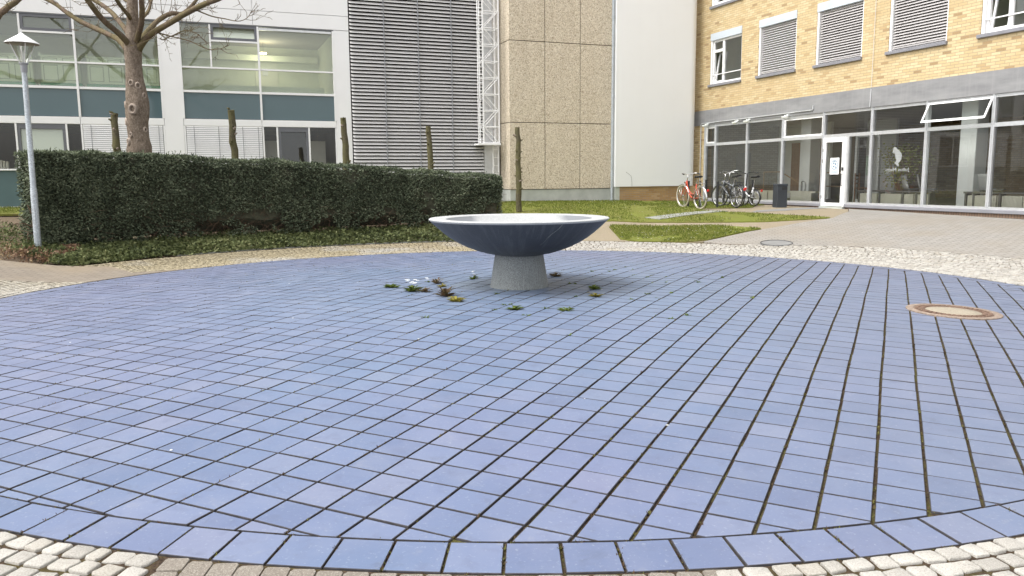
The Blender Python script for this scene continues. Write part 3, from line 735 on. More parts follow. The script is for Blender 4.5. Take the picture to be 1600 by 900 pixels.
tag(mb.build('weed_seedlings', M['weedgreen']), 'scattered tiny weed seedlings round the fountain foot', 'seedlings', kind='stuff')

# ------------------------------------------------------------------ hedge and ground cover
hb = [(-9.25, 15.6), (-8.84, 16.1), (-8.34, 16.75), (-7.65, 17.6), (-6.75, 18.5), (-5.7, 19.3), (-4.6, 19.98), (-3.3, 20.65), (-1.8, 21.25), (-.25, 21.75)]   # centre front line
def hpt(t):
    k = t*(len(hb)-1); i = min(int(k), len(hb)-2); f = k - i
    p0 = Vector(hb[max(i-1, 0)]); p1 = Vector(hb[i]); p2 = Vector(hb[i+1]); p3 = Vector(hb[min(i+2, len(hb)-1)])
    p = .5*((2*p1) + (p2-p0)*f + (2*p0-5*p1+4*p2-p3)*f*f + (3*p1-p0-3*p2+p3)*f**3); t_ = (p2-p1).normalized(); return p, t_, Vector((-t_.y, t_.x))
def htop(x): return .05*noise.noise((x*1.7, 3.3, 0)) + .03*noise.noise((x*5, 1.3, 0)) + interp(x, [-10, -7.6, -6.3, -4.3, -2.6, -.5], [2.27, 2.22, 2.14, 2.03, 1.89, 1.72])
HW = .95
hedge = empty('hedge', (-5, 19.5, .4), 0, 'long clipped dark green yew hedge in front of the white building', 'hedge')
hl = Vector(hedge.location)
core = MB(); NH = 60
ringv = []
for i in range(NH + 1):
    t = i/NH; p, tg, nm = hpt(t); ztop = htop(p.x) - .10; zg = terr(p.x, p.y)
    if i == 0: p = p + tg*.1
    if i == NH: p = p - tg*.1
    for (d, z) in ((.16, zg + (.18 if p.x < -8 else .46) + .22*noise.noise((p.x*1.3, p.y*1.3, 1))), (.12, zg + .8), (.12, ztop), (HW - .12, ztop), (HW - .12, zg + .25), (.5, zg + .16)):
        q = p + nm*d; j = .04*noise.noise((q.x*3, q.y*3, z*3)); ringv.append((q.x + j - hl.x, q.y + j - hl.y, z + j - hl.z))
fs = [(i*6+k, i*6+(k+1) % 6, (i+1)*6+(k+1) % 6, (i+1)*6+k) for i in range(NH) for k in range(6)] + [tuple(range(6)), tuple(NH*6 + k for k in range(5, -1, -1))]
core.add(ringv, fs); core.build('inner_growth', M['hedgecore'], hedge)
st = MB()
for i in range(46):
    p, tg, nm = hpt((i + rnd.uniform(.1, .9))/46); q = p + nm*rnd.uniform(.25, .7); zg = terr(q.x, q.y)
    pts = [Vector((q.x, q.y, zg - .05))]
    for k in range(4): pts.append(pts[-1] + Vector((rnd.uniform(-.08, .08), rnd.uniform(-.08, .08), .22)))
    st.tube([v - hl for v in pts], [.035, .03, .025, .02, .012], 6)
    for k in range(9):
        b = pts[rnd.randint(1, 3)]; a = rnd.uniform(0, 2*PI); l = rnd.uniform(.2, .5); e = b + Vector((math.cos(a)*l, math.sin(a)*l, rnd.uniform(-.1, .25))); m_ = (b+e)/2 + Vector((0, 0, .04))
        st.tube([b - hl, m_ - hl, e - hl], [.009, .006, .003], 4, False)
for i in range(1500):
    p, tg, nm = hpt(rnd.uniform(.12, 1)); q = p + nm*rnd.uniform(.06, .4); zg = terr(q.x, q.y); b = Vector((q.x, q.y, zg + rnd.uniform(.02, .75))); a = rnd.uniform(0, 2*PI); l = rnd.uniform(.12, .4)
    e = b + Vector((math.cos(a)*l, math.sin(a)*l*.5, rnd.uniform(-.15, .3)))
    st.tube([b - hl, (b+e)/2 - hl + Vector((0, 0, .03)), e - hl], [.006, .004, .002], 3, False)
st.build('stems', M['twig'], hedge)
lf = MB()
def leaf(mb, p, d, l, w, tw_=None):
    d = d.normalized(); s = d.cross(Vector((rnd.uniform(-1, 1), rnd.uniform(-1, 1), rnd.uniform(-1, 1))) + (tw_ if tw_ else Vector((0, 0, 0)))).normalized(); a = p; e = p + d*l; m_ = p + d*(l*.45)
    mb.add([tuple(a), tuple(m_ + s*w), tuple(e), tuple(m_ - s*w)], [(0, 1, 2, 3)])
NL = 80000
for _ in range(NL):
    c = rnd.random(); t = rnd.random(); p, tg, nm = hpt(t); zg = terr(p.x, p.y); ztop = htop(p.x)
    if c < .60: d = abs(rnd.gauss(0, .035)); z = lerp(zg + .05, ztop, rnd.random()**.8); out = -nm
    elif c < .84: d = rnd.uniform(0, HW); z = ztop - abs(rnd.gauss(0, .035)); out = Vector((0, 0)); 
    elif c < .93: d = HW - abs(rnd.gauss(0, .05)); z = lerp(zg + .2, ztop, rnd.random()); out = nm
    else:
        e = rnd.random() < .5; p, tg, nm = hpt(0.0 if e else 1.0); ztop = htop(p.x); d = rnd.uniform(0, HW); z = lerp(zg + .1, ztop, rnd.random()); out = -tg if e else tg; p = p + (tg if e else -tg)*abs(rnd.gauss(0, .05))
    q = p + nm*d
    hrel = (z - zg)
    gap = noise.noise((q.x*1.6, q.y*1.6, z*1.9)) + .5*noise.noise((q.x*5, q.y*5, z*5))
    if hrel < .8 and c < .6 and gap > lerp(-.12, .55, hrel/.8) + (.6 if p.x < -8.0 else 0): continue
    if gap > .6 and c < .6 and rnd.random() < .8: continue
    bulge = .05*noise.noise((q.x*2.2, q.y*2.2, z*2.2)) + .03*noise.noise((q.x*7, q.y*7, z*7))
    rc = .10*clamp((z - ztop + .12)/.12) if c < .6 else 0
    pos = Vector((q.x, q.y, z + (bulge if c >= .6 and c < .84 else 0))) + Vector((out.x, out.y, 0))*(bulge - rc)
    dr = Vector((out.x*.6, out.y*.6, .5 if .6 <= c < .84 else -.1)) + Vector((rnd.gauss(0, .7), rnd.gauss(0, .7), rnd.gauss(0, .5)))
    leaf(lf, pos - hl, dr, rnd.uniform(.045, .085), rnd.uniform(.011, .019), Vector((out.x*1.1, out.y*1.1, 1.1)))
for _ in range(60):                                   # stray shoots above the clipped top
    t = rnd.random(); p, tg, nm = hpt(t); q = p + nm*rnd.uniform(.1, .8); b = Vector((q.x, q.y, htop(p.x) - .02))
    for k in range(7): leaf(lf, b - hl + Vector((0, 0, .018*k)), Vector((rnd.uniform(-1, 1), rnd.uniform(-1, 1), .8)), .045, .009)
lf.build('foliage', M['hedge'], hedge)

cv = MB(); dr_ = MB()
for _ in range(26000):
    t = rnd.uniform(-.06, 1.0); p, tg, nm = hpt(clamp(t))
    if t < 0: p = p + tg*(t*11)
    a = ang(p.x, p.y); rh = math.hypot(p.x-CX, p.y-CY); r_ = lerp(9.17, rh + .3, rnd.random()); x, y = ringpt(a, r_)
    if inside((x, y), leftpath): continue
    edge = smooth(9.2, 9.45, r_); h = (.05 + .09*edge) * (.7 + .6*noise.noise((x*2, y*2, 0))) * rnd.random()**.5
    mbx = cv
    if x < -8.6 and noise.noise((x*2.5, y*2.5, 4)) + (-8.6 - x)*.35 > .1 and r_ < 10.4: mbx = dr_
    leaf(mbx, Vector((x, y, terr(x, y) + h)), Vector((rnd.gauss(0, 1), rnd.gauss(0, 1), rnd.uniform(-.1, .9))), rnd.uniform(.045, .10), rnd.uniform(.018, .034))
for _ in range(8000):                                   # left end, past the lamp
    x = rnd.uniform(-14, -8.6); y = lerp(14.25, 16.6, rnd.random()) + (-8.6 - x)*.25
    if inside((x, y), leftpath): continue
    mbx = dr_ if (y < 15.2 + (-8.6 - x)*.2 + .4*noise.noise((x, y, 2))) else cv
    leaf(mbx, Vector((x, y, terr(x, y) + .16*rnd.random())), Vector((rnd.gauss(0, 1), rnd.gauss(0, 1), rnd.uniform(-.1, .9))), rnd.uniform(.03, .07), rnd.uniform(.012, .024))
tag(cv.build('ground_cover', M['cover']), 'low leafy green ground cover along the foot of the hedge', 'ground cover', kind='stuff')
tag(dr_.build('dry_leaves', M['dryleaf']), 'reddish brown withered ground cover round the lamp post foot', 'dry leaves', kind='stuff')
# edging kerb between cobbles and planting
mb = MB(); pts = [ringpt(R(a), 9.21) for a in range(97, 142, 1)]
for i in range(len(pts) - 1):
    a, b = Vector(pts[i]), Vector(pts[i+1]); n_ = ((a+b)/2 - Vector((CX, CY))).normalized()*.022
    za, zb = terr(*a), terr(*b); 
    mb.add([(a.x-n_.x, a.y-n_.y, za-.05), (b.x-n_.x, b.y-n_.y, zb-.05), (b.x+n_.x, b.y+n_.y, zb-.05), (a.x+n_.x, a.y+n_.y, za-.05), (a.x-n_.x, a.y-n_.y, za+.018), (b.x-n_.x, b.y-n_.y, zb+.018), (b.x+n_.x, b.y+n_.y, zb+.018), (a.x+n_.x, a.y+n_.y, za+.018)], [(4,5,6,7), (0,1,5,4), (2,3,7,6), (1,2,6,5), (3,0,4,7)])
structure(mb.build('kerb', M['slab']))
# grass blades
mb = MB()
def blades(poly, dens, hmin, hmax):
    xs = [p[0] for p in poly]; ys = [p[1] for p in poly]; A = (max(xs)-min(xs))*(max(ys)-min(ys))
    for _ in range(int(A*dens)):
        x = rnd.uniform(min(xs), max(xs)); y = rnd.uniform(min(ys), max(ys))
        if not inside((x, y), poly): continue
        if noise.noise((x*.9, y*.9, 7)) + .5*noise.noise((x*4, y*4, 2)) < -.28: continue
        a = rnd.uniform(0, 2*PI); w = rnd.uniform(.006, .013); h = rnd.uniform(hmin, hmax); l = rnd.uniform(0, .035); b = rnd.uniform(0, 2*PI); z = terr(x, y) + .012
        mb.add([(x - w*math.cos(a), y - w*math.sin(a), z), (x + w*math.cos(a), y + w*math.sin(a), z), (x + l*math.cos(b), y + l*math.sin(b), z + h)], [(0, 1, 2)])
blades(lawnA, 420, .02, .06); blades(lawnB, 1300, .025, .07); blades([(-16, 19), (-9, 21.2), (-9, 23.8), (-16, 23.8)], 180, .03, .07)
tag(mb.build('grass', M['grass']), 'short patchy grass on the lawns before the buildings', 'grass', kind='stuff')
mb = MB()
for poly, n in ((lawnA, 420), (lawnB, 160)):
    xs = [p[0] for p in poly]; ys = [p[1] for p in poly]
    for _ in range(n):
        x = rnd.uniform(min(xs), max(xs)); y = rnd.uniform(min(ys), max(ys))
        if not inside((x, y), poly): continue
        z = terr(x, y) + rnd.uniform(.05, .075); s = rnd.uniform(.012, .02)
        mb.add([(x + s*math.cos(k*PI/3), y + s*math.sin(k*PI/3), z) for k in range(6)], [(0, 1, 2, 3, 4, 5)])
tag(mb.build('lawn_daisies', M['petal']), 'tiny white daisies dotted over the lawn', 'daisies', kind='stuff')

# ------------------------------------------------------------------ trees
def spline(pts, n=4):
    out = []; P_ = [Vector(p) for p in pts]
    for i in range(len(P_) - 1):
        p0, p1, p2, p3 = P_[max(i-1, 0)], P_[i], P_[i+1], P_[min(i+2, len(P_)-1)]
        for k in range(n):
            f = k/n; out.append(.5*((2*p1) + (p2-p0)*f + (2*p0-5*p1+4*p2-p3)*f*f + (3*p1-p0-3*p2+p3)*f**3))
    out.append(P_[-1]); return out
def twigs(mb, pts, n, l0, depth=0):
    for _ in range(n):
        i = rnd.randint(len(pts)//4, len(pts)-1); b = pts[i]; t = (pts[i] - pts[max(i-1, 0)]).normalized()
        d = (t*.6 + Vector((rnd.gauss(0, .7), rnd.gauss(0, .7), rnd.gauss(.15, .5)))).normalized(); l = l0*rnd.uniform(.4, 1.2); q = [b]
        for k in range(4): d = (d + Vector((rnd.gauss(0, .25), rnd.gauss(0, .25), rnd.gauss(.05, .25)))).normalized(); q.append(q[-1] + d*l/4)
        r0 = .011*l/l0 if depth == 0 else .006; mb.tube(q, [lerp(r0, .0025, k/4) for k in range(5)], 4, False)
        if depth < 2 and l > .25: twigs(mb, q, rnd.randint(2, 4) if depth == 0 else 2, l*.5, depth+1)
TD = 19.2
tb = at(218, 300, TD); tz = terr(tb.x, tb.y)
tree = empty('bare_tree', (tb.x, tb.y, tz), 0, 'thick knobbly leafless tree rising behind the left of the hedge', 'tree')
tl = Vector(tree.location)
tr = MB()
cl = [(Vector((tb.x, tb.y, tz - .1)), .36)] + [(at(u, v, TD), w/2/1250*TD) for u, v, w in ((219, 245, 34), (218, 220, 31), (215, 190, 30), (215, 165, 33), (213, 145, 30), (210, 120, 25), (209, 100, 23.5), (208, 82, 25), (208, 65, 24), (207.5, 45, 18), (207, 20, 16), (207, 0, 15), (206, -40, 13), (204, -90, 9))]
sp = spline([c[0] for c in cl], 5); nr = len(sp); rad = []
for i in range(nr):
    k = i/5; j = min(int(k), len(cl)-2); rad.append(lerp(cl[j][1], cl[j+1][1], k - j))
NS = 28; vs = []; fs = []
for i, p in enumerate(sp):
    for k in range(NS):
        a = 2*PI*k/NS; q = Vector((math.cos(a), math.sin(a), 0)); r_ = rad[i]
        nz = noise.noise((q.x*1.6 + p.x, q.y*1.6, p.z*2.2)); nz2 = noise.noise((q.x*5, q.y*5, p.z*5)); lump = max(0, noise.noise((q.x*1.3 + 4, q.y*1.3, p.z*1.7 + 3)))
        low = smooth(4.2, 2.8, p.z)
        v = p + q*r_*(1 + .10*nz*low + .05*nz2 + .30*lump*low); vs.append(tuple(v - tl))
for i in range(nr - 1):
    for k in range(NS): fs.append((i*NS+k, i*NS+(k+1) % NS, (i+1)*NS+(k+1) % NS, (i+1)*NS+k))
tr.add(vs, fs); tr.build('trunk', M['bark'], tree, smooth=True)
# pruning scars: raised collar with a dark hollow
def scar(u, v, sz, off):
    c = at(u, v, TD); ax = Vector((off, -1, 0)).normalized(); c = c + ax*.0; s = sz/1250*TD
    i = min(range(nr), key=lambda q: abs(sp[q].z - c.z)); ctr = sp[i]; base = ctr + ax*(rad[i]*.97); base.z = c.z; base = base - tl
    m1 = MB(); m1.mi = 0
    u_ = ax.orthogonal().normalized(); w_ = ax.cross(u_)
    prof = ((1.25, -.03), (1.1, .02), (.85, .045), (.6, .035), (.5, .0)); n = 16; vs = []; 
    for r_, h in prof:
        for k in range(n):
            a = 2*PI*k/n; d = Vector((0, 0, 1))*math.cos(a)*1.25 + ax.cross(Vector((0, 0, 1)))*math.sin(a); j = 1 + .1*noise.noise((a*2, r_, u)); vs.append(tuple(base + d*(r_*s*j) + ax*(h*s/.05*.7)))
    fs = [(i_*n+k, i_*n+(k+1) % n, (i_+1)*n+(k+1) % n, (i_+1)*n+k) for i_ in range(len(prof)-1) for k in range(n)]; m1.add(vs, fs)
    m1.mi = 1; vs = vs[-n:]; m1.add(vs, [tuple(range(n))]); m1.build('pruning_scar', [M['scar'], M['dark']], tree, smooth=True)
for a in ((214, 172, 6.2, 0), (212, 131, 3.6, 0), (224, 135, 3.8, .8), (198, 164, 4.0, -2.2), (202, 191, 4.5, -1.8), (208, 211, 3.0, -.4), (230, 150, 3.5, 2.5), (204, 222, 4.5, -1.2), (231, 203, 3.2, 2.2)): scar(*a)
limbs = [
 [(200, 80, 0, 11), (196, 74, 0, 9.5), (185, 62, .2, 8.5), (168, 53, .4, 8), (150, 45, .6, 8), (125, 33, .9, 7.5), (105, 20, 1.1, 7), (85, 5, 1.3, 6.5), (60, -8, 1.5, 6), (20, -40, 2, 4)],
 [(203, 74, 0, 11), (197, 64, -.2, 9), (183, 50, -.4, 8.5), (165, 35, -.7, 8), (150, 18, -1, 8), (135, -3, -1.3, 7.5), (110, -40, -1.6, 5)],
 [(205, 62, 0, 9), (200, 52, .3, 8), (190, 38, .6, 7.5), (175, 20, .9, 7.5), (160, 8, 1.2, 7), (138, -6, 1.5, 6.5), (100, -40, 2, 5)],
 [(205, 32, 0, 6.5), (200, 23, -.3, 6), (193, 15, -.5, 5.5), (185, 4, -.8, 5.5), (176, -10, -1, 5)],
 [(216, 78, 0, 12), (222, 68, -.1, 10), (235, 54, -.3, 9), (260, 39, -.7, 8.5), (290, 21, -1.1, 8), (320, 6, -1.5, 7.5), (350, -6, -1.8, 6.5), (400, -40, -2.2, 4)],
 [(214, 72, 0, 10), (222, 60, .4, 9), (235, 44, .7, 8), (250, 30, 1, 7.5), (268, 21, 1.2, 7.5), (285, 21, 1.4, 6.5), (300, 8, 1.6, 5), (315, -10, 1.8, 4)],
 [(212, 70, 0, 9), (217, 52, -.3, 8.5), (221, 36, -.5, 8), (222, 15, -.7, 8), (221, -8, -.9, 7), (226, -50, -1, 5)],
 [(222, 28, -.6, 5.5), (228, 22, -.4, 5), (233, 14, -.2, 4.5), (238, -4, 0, 4.5), (250, -30, .3, 3)],
 [(208, 6, 0, 6), (203, 3, .4, 5.5), (192, -2, .8, 5), (170, -20, 1.2, 4)]]
tips = []
for L in limbs:
    p = spline([at(u, v, TD + d) for u, v, d, w in L], 4); n = len(p); ws = [L[min(int(i/4), len(L)-1)][3] for i in range(n)]
    ra = [lerp(ws[i], ws[min(i+4, n-1)], (i % 4)/4)/2/1250*TD for i in range(n)]
    lb = MB(); lb.tube([q - tl for q in p], ra, 10, True, .06); lb.build('limb', M['limb'], tree, smooth=True); tips.append(p)
tg_ = MB()
for p, n in zip(tips, (14, 8, 8, 5, 16, 12, 8, 6, 3)): twigs(tg_, [q - tl for q in p[4:]], n, .8)
for L in ([(243, 50, -.4), (268, 57, -.5), (296, 64, -.6), (325, 77, -.8), (345, 76, -.9), (358, 70, -1)], [(250, 60, .2), (256, 62, .2), (268, 56, .1), (285, 52, 0), (300, 47, -.1)], [(305, 15, -1.3), (330, 25, -1.3), (350, 29, -1.4), (372, 33, -1.5), (386, 28, -1.5), (393, 17, -1.5)], [(268, 57, -.5), (288, 48, -.6), (306, 52, -.7), (322, 66, -.8)], [(235, 45, .6), (248, 52, .6), (262, 63, .5)]):
    p = spline([at(u, v, TD + d) for u, v, d in L], 4); tg_.tube([q - tl for q in p], [lerp(.017, .005, i/len(p)) for i in range(len(p))], 5, False); twigs(tg_, [q - tl for q in p], 12, .4, 1)
tg_.build('twigs', M['limb'], tree)
# neighbour tree standing left of the view
t2b = Vector((-15.2, 18.6, 0)); t2b.z = terr(t2b.x, t2b.y)
tree2 = empty('bare_tree', t2b, 0, 'second leafless tree reaching one dark branch in beside the lamp head', 'tree')
mb = MB(); mb.tube(spline([Vector((0, 0, -.1)), Vector((.05, 0, 1.5)), Vector((-.05, .05, 3.2)), Vector((.02, 0, 5)), Vector((0, 0, 8))], 4), [lerp(.27, .1, i/16) for i in range(17)], 14, True, .05); mb.build('trunk', M['bark'], tree2, smooth=True)
p = spline([t2b + Vector((0, 0, 3.6)), t2b + Vector((.5, .1, 4.5)), at(-40, 52, 19), at(0, 21, 19.2), at(14, 10, 19.3), at(28, 0, 19.4), at(60, -30, 19.6), at(90, -70, 19.8)], 4)
mb = MB(); mb.tube([q - t2b for q in p], [lerp(.09, .05, i/len(p)) for i in range(len(p))], 10, True, .05); mb.build('limb', M['limb'], tree2, smooth=True)
mb = MB(); twigs(mb, [q - t2b for q in p[8:]], 10, .6); mb.build('twigs', M['limb'], tree2)

# cut back young trunks standing behind and beside the hedge
for (u0, v0, u1, v1, dd, w, lab) in ((185, 250, 178, 177, 18.6, 13, 'cut back mossy young trunk just left of the thick tree'), (367, 258, 361, 172, 20.9, 12.5, 'tallest cut back young trunk, standing before the slatted blinds'),
      (541, 262, 536, 184, 22.3, 12, 'cut back young trunk before the white corner post by the louvres'), (673, 272, 669, 197, 23.2, 10, 'slim cut back young trunk before the louvred wall'), (811, 332, 809, 199, 23.74, 9.5, 'cut back young trunk past the hedge end, before the pebbled wall')):
    b = at(u0, v0, dd); tp = at(u1, v1, dd); dirn = (tp - b) / (tp.z - b.z); zg = terr(b.x, b.y); b = b + dirn*(zg - b.z)
    o = empty('pollarded_trunk', b, 0, lab, 'tree trunk', 'cut back trunks along the hedge'); mb = MB(); H = tp.z - zg; r0 = w/2.25/1250*dd
    pts = [Vector((0, 0, -.05))]
    for k in range(1, 15): pts.append(dirn*(H*k/14) + Vector((rnd.gauss(0, .012), rnd.gauss(0, .012), 0)))
    mb.tube(pts, [r0*lerp(1.12, .86, k/14)*rnd.uniform(.94, 1.08) for k in range(15)], 12, True, .05); mb.build('trunk', M['stump'], o, smooth=True, autosmooth=60)
    for k in range(15):
        i = rnd.randint(2, 14); a = rnd.uniform(0, 2*PI); q = pts[i] + Vector((0, 0, rnd.uniform(-.1, .02))); d = Vector((math.cos(a), math.sin(a), .35)); m2 = MB(); m2.tube([q + d*r0*.7, q + d*(r0 + .015), q + d*(r0 + rnd.uniform(.03, .07))], [.034, .022, .016], 7); m2.build('branch_stub', M['stump'] if k % 3 else M['scar'], o)

# ------------------------------------------------------------------ street lamp
b = at(60, 392, 15.53); zg = terr(b.x, b.y); lp = empty('street_lamp', (b.x, b.y, zg), 0, 'slim galvanised street lamp with a white cone hood at the hedge end', 'street lamp')
top = at(37, 100, 15.53); H = top.z - zg; lean = Vector((top.x - b.x, 0, 0)) / H
lp.rotation_euler = (0, math.atan(lean.x), 0)
mb = MB(); mb.lathe([(.062, -.1), (.062, .0), (.062, 1.15), (.058, 1.2), (.052, 1.25), (.048, H - .14)], 20, closed=True); mb.build('pole', M['galv'], lp, smooth=True, autosmooth=40)
mb = MB(); mb.box(-.03, .03, -.066, -.05, .55, .85); mb.build('service_door', M['galv'], lp)
mb = MB(); mb.lathe([(.0, H - .16), (.052, H - .16), (.056, H - .14), (.062, H - .02), (.078, H + .0), (.078, H + .02), (.0, H + .02)], 20); mb.build('collar', M['lampgrey'], lp, smooth=True, autosmooth=30)
zt = H + .37
mb = MB(); mb.lathe([(.062, H + .021), (.205, zt - .01)], 28); mb.build('lantern_glass', M['lens'], lp, smooth=True)
for k in range(4):
    a = PI/4 + k*PI/2; m1 = MB(); m1.tube([(.066*math.cos(a), .066*math.sin(a), H + .02), (.21*math.cos(a), .21*math.sin(a), zt)], .0085, 6); m1.build('stay', M['lampwhite'], lp)
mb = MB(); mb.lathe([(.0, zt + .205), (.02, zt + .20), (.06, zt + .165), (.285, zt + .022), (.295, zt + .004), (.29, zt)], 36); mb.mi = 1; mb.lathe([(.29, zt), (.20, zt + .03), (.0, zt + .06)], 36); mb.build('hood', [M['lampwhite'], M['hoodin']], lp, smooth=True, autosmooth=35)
mb = MB(); mb.tube([(0, 0, zt + .19), (0, 0, zt + .28)], .008, 6); mb.build('finial', M['lampwhite'], lp)
mb = MB(); mb.lathe([(.0, H + .02), (.02, H + .03), (.026, H + .16), (.018, H + .25), (0, H + .26)], 12); mb.build('bulb', M['paper'], lp, smooth=True)

# ------------------------------------------------------------------ facade helpers (local x = along, y = inward, z = up)
def wall_holes(mb, x0, x1, z0, z1, holes, y=0.0, reveal=.15):
    xs = sorted({x0, x1, *[h[0] for h in holes], *[h[1] for h in holes]}); zs = sorted({z0, z1, *[h[2] for h in holes], *[h[3] for h in holes]})
    xs = [a for a in xs if x0 <= a <= x1]; zs = [a for a in zs if z0 <= a <= z1]
    nx, nz = len(xs), len(zs); b = mb.add([(x, y, z) for z in zs for x in xs], [])
    for j in range(nz-1):
        for i in range(nx-1):
            cx, cz = (xs[i]+xs[i+1])/2, (zs[j]+zs[j+1])/2
            if any(h[0] < cx < h[1] and h[2] < cz < h[3] for h in holes): continue
            mb.f.append((b+j*nx+i, b+j*nx+i+1, b+(j+1)*nx+i+1, b+(j+1)*nx+i)); mb.m.append(mb.mi)
    for (a, c, d, e) in holes:
        r_ = reveal
        mb.quad((a, y, d), (a, y, e), (a, y+r_, e), (a, y+r_, d)); mb.quad((c, y, e), (c, y, d), (c, y+r_, d), (c, y+r_, e)); mb.quad((a, y, e), (c, y, e), (c, y+r_, e), (a, y+r_, e)); mb.quad((c, y, d), (a, y, d), (a, y+r_, d), (c, y+r_, d))
def frame(mb, x0, x1, z0, z1, w, y0, y1):
    mb.box(x0, x0+w, y0, y1, z0, z1); mb.box(x1-w, x1, y0, y1, z0, z1); mb.box(x0+w, x1-w, y0, y1, z0, z0+w); mb.box(x0+w, x1-w, y0, y1, z1-w, z1)
def slats(mb, x0, x1, z0, z1, pitch, y, depth, tilt, th=.004, jit=0):
    z = z0 + pitch/2
    while z < z1:
        t = tilt + rnd.uniform(-jit, jit); dy = depth/2*math.cos(t); dz = depth/2*math.sin(t)
        mb.add([(x0, y-dy, z-dz), (x1, y-dy, z-dz), (x1, y+dy, z+dz), (x0, y+dy, z+dz), (x0, y-dy, z-dz+th), (x1, y-dy, z-dz+th), (x1, y+dy, z+dz+th), (x0, y+dy, z+dz+th)], [(0,3,2,1), (4,5,6,7), (0,1,5,4), (1,2,6,5), (2,3,7,6), (3,0,4,7)])
        z += pitch
def pane(mb, x0, x1, z0, z1, y): mb.quad((x0, y, z0), (x1, y, z0), (x1, y, z1), (x0, y, z1))
def roombox(mb, x0, x1, y0, y1, z0, z1):
    """floor, ceiling, back and side faces of a room seen from its front"""
    mb.mi = 0; mb.quad((x0, y1, z0), (x1, y1, z0), (x1, y1, z1), (x0, y1, z1)); mb.quad((x0, y0, z0), (x0, y1, z0), (x0, y1, z1), (x0, y0, z1)); mb.quad((x1, y1, z0), (x1, y0, z0), (x1, y0, z1), (x1, y1, z1))
    mb.mi = 1; mb.quad((x0, y0, z0), (x1, y0, z0), (x1, y1, z0), (x0, y1, z0)); mb.mi = 2; mb.quad((x0, y1, z1), (x1, y1, z1), (x1, y0, z1), (x0, y0, z1))

# ------------------------------------------------------------------ brick building
bb = empty('brick_building', (B0.x, B0.y, 0), AZ - PI/2, 'yellow brick building with a glazed ground floor behind the bicycles', 'building')
LEN = 19.0
wins = [(.52, 2.36), (3.28, 5.13), (6.03, 7.89), (8.85, 10.72), (11.67, 13.53), (14.5, 16.36)]
rows = [(5.02, 6.90), (7.84, 9.72)]
holes = [(a, b_, z0, z1) for (a, b_) in wins for (z0, z1) in rows]
mb = MB(); wall_holes(mb, -.45, LEN, 4.14, 11.2, holes, 0, .16)
mb.quad((-.35, 0, 4.14), (-.35, 0, 11.2), (-.35, 8, 11.2), (-.35, 8, 4.14)); mb.quad((LEN, 0, .3), (LEN, 8, .3), (LEN, 8, 11.2), (LEN, 0, 11.2)); mb.quad((LEN, 8, .3), (-.35, 8, .3), (-.35, 8, 11.2), (LEN, 8, 11.2))
mb.build('brick_wall', M['brick'], bb)
mb = MB(); mb.box(-.5, LEN + .1, -.12, 8.1, 11.2, 11.45); mb.build('roof_edge', M['lead'], bb)
mb = MB(); mb.box(-.40, LEN, -.035, .30, 3.585, 4.14); mb.build('fascia', M['fascia'], bb)
mb = MB(); mb.box(-.45, .30, 0, .35, .3, 3.583); mb.build('corner_pier', M['brick'], bb)
mb = MB(); mb.box(.30, LEN, .02, .26, .3, .70); mb.build('plinth', M['soldier'], bb)
mb = MB(); mb.bbox(.305, 6.55, -.03, .27, .702, .80, .012); mb.bbox(7.52, LEN, -.05, .27, .702, .80, .012); mb.build('sill', M['lead'], bb)
mb = MB(); mb.box(6.55, 7.52, -.10, .27, .60, .712); mb.build('door_step', M['plinth'], bb)
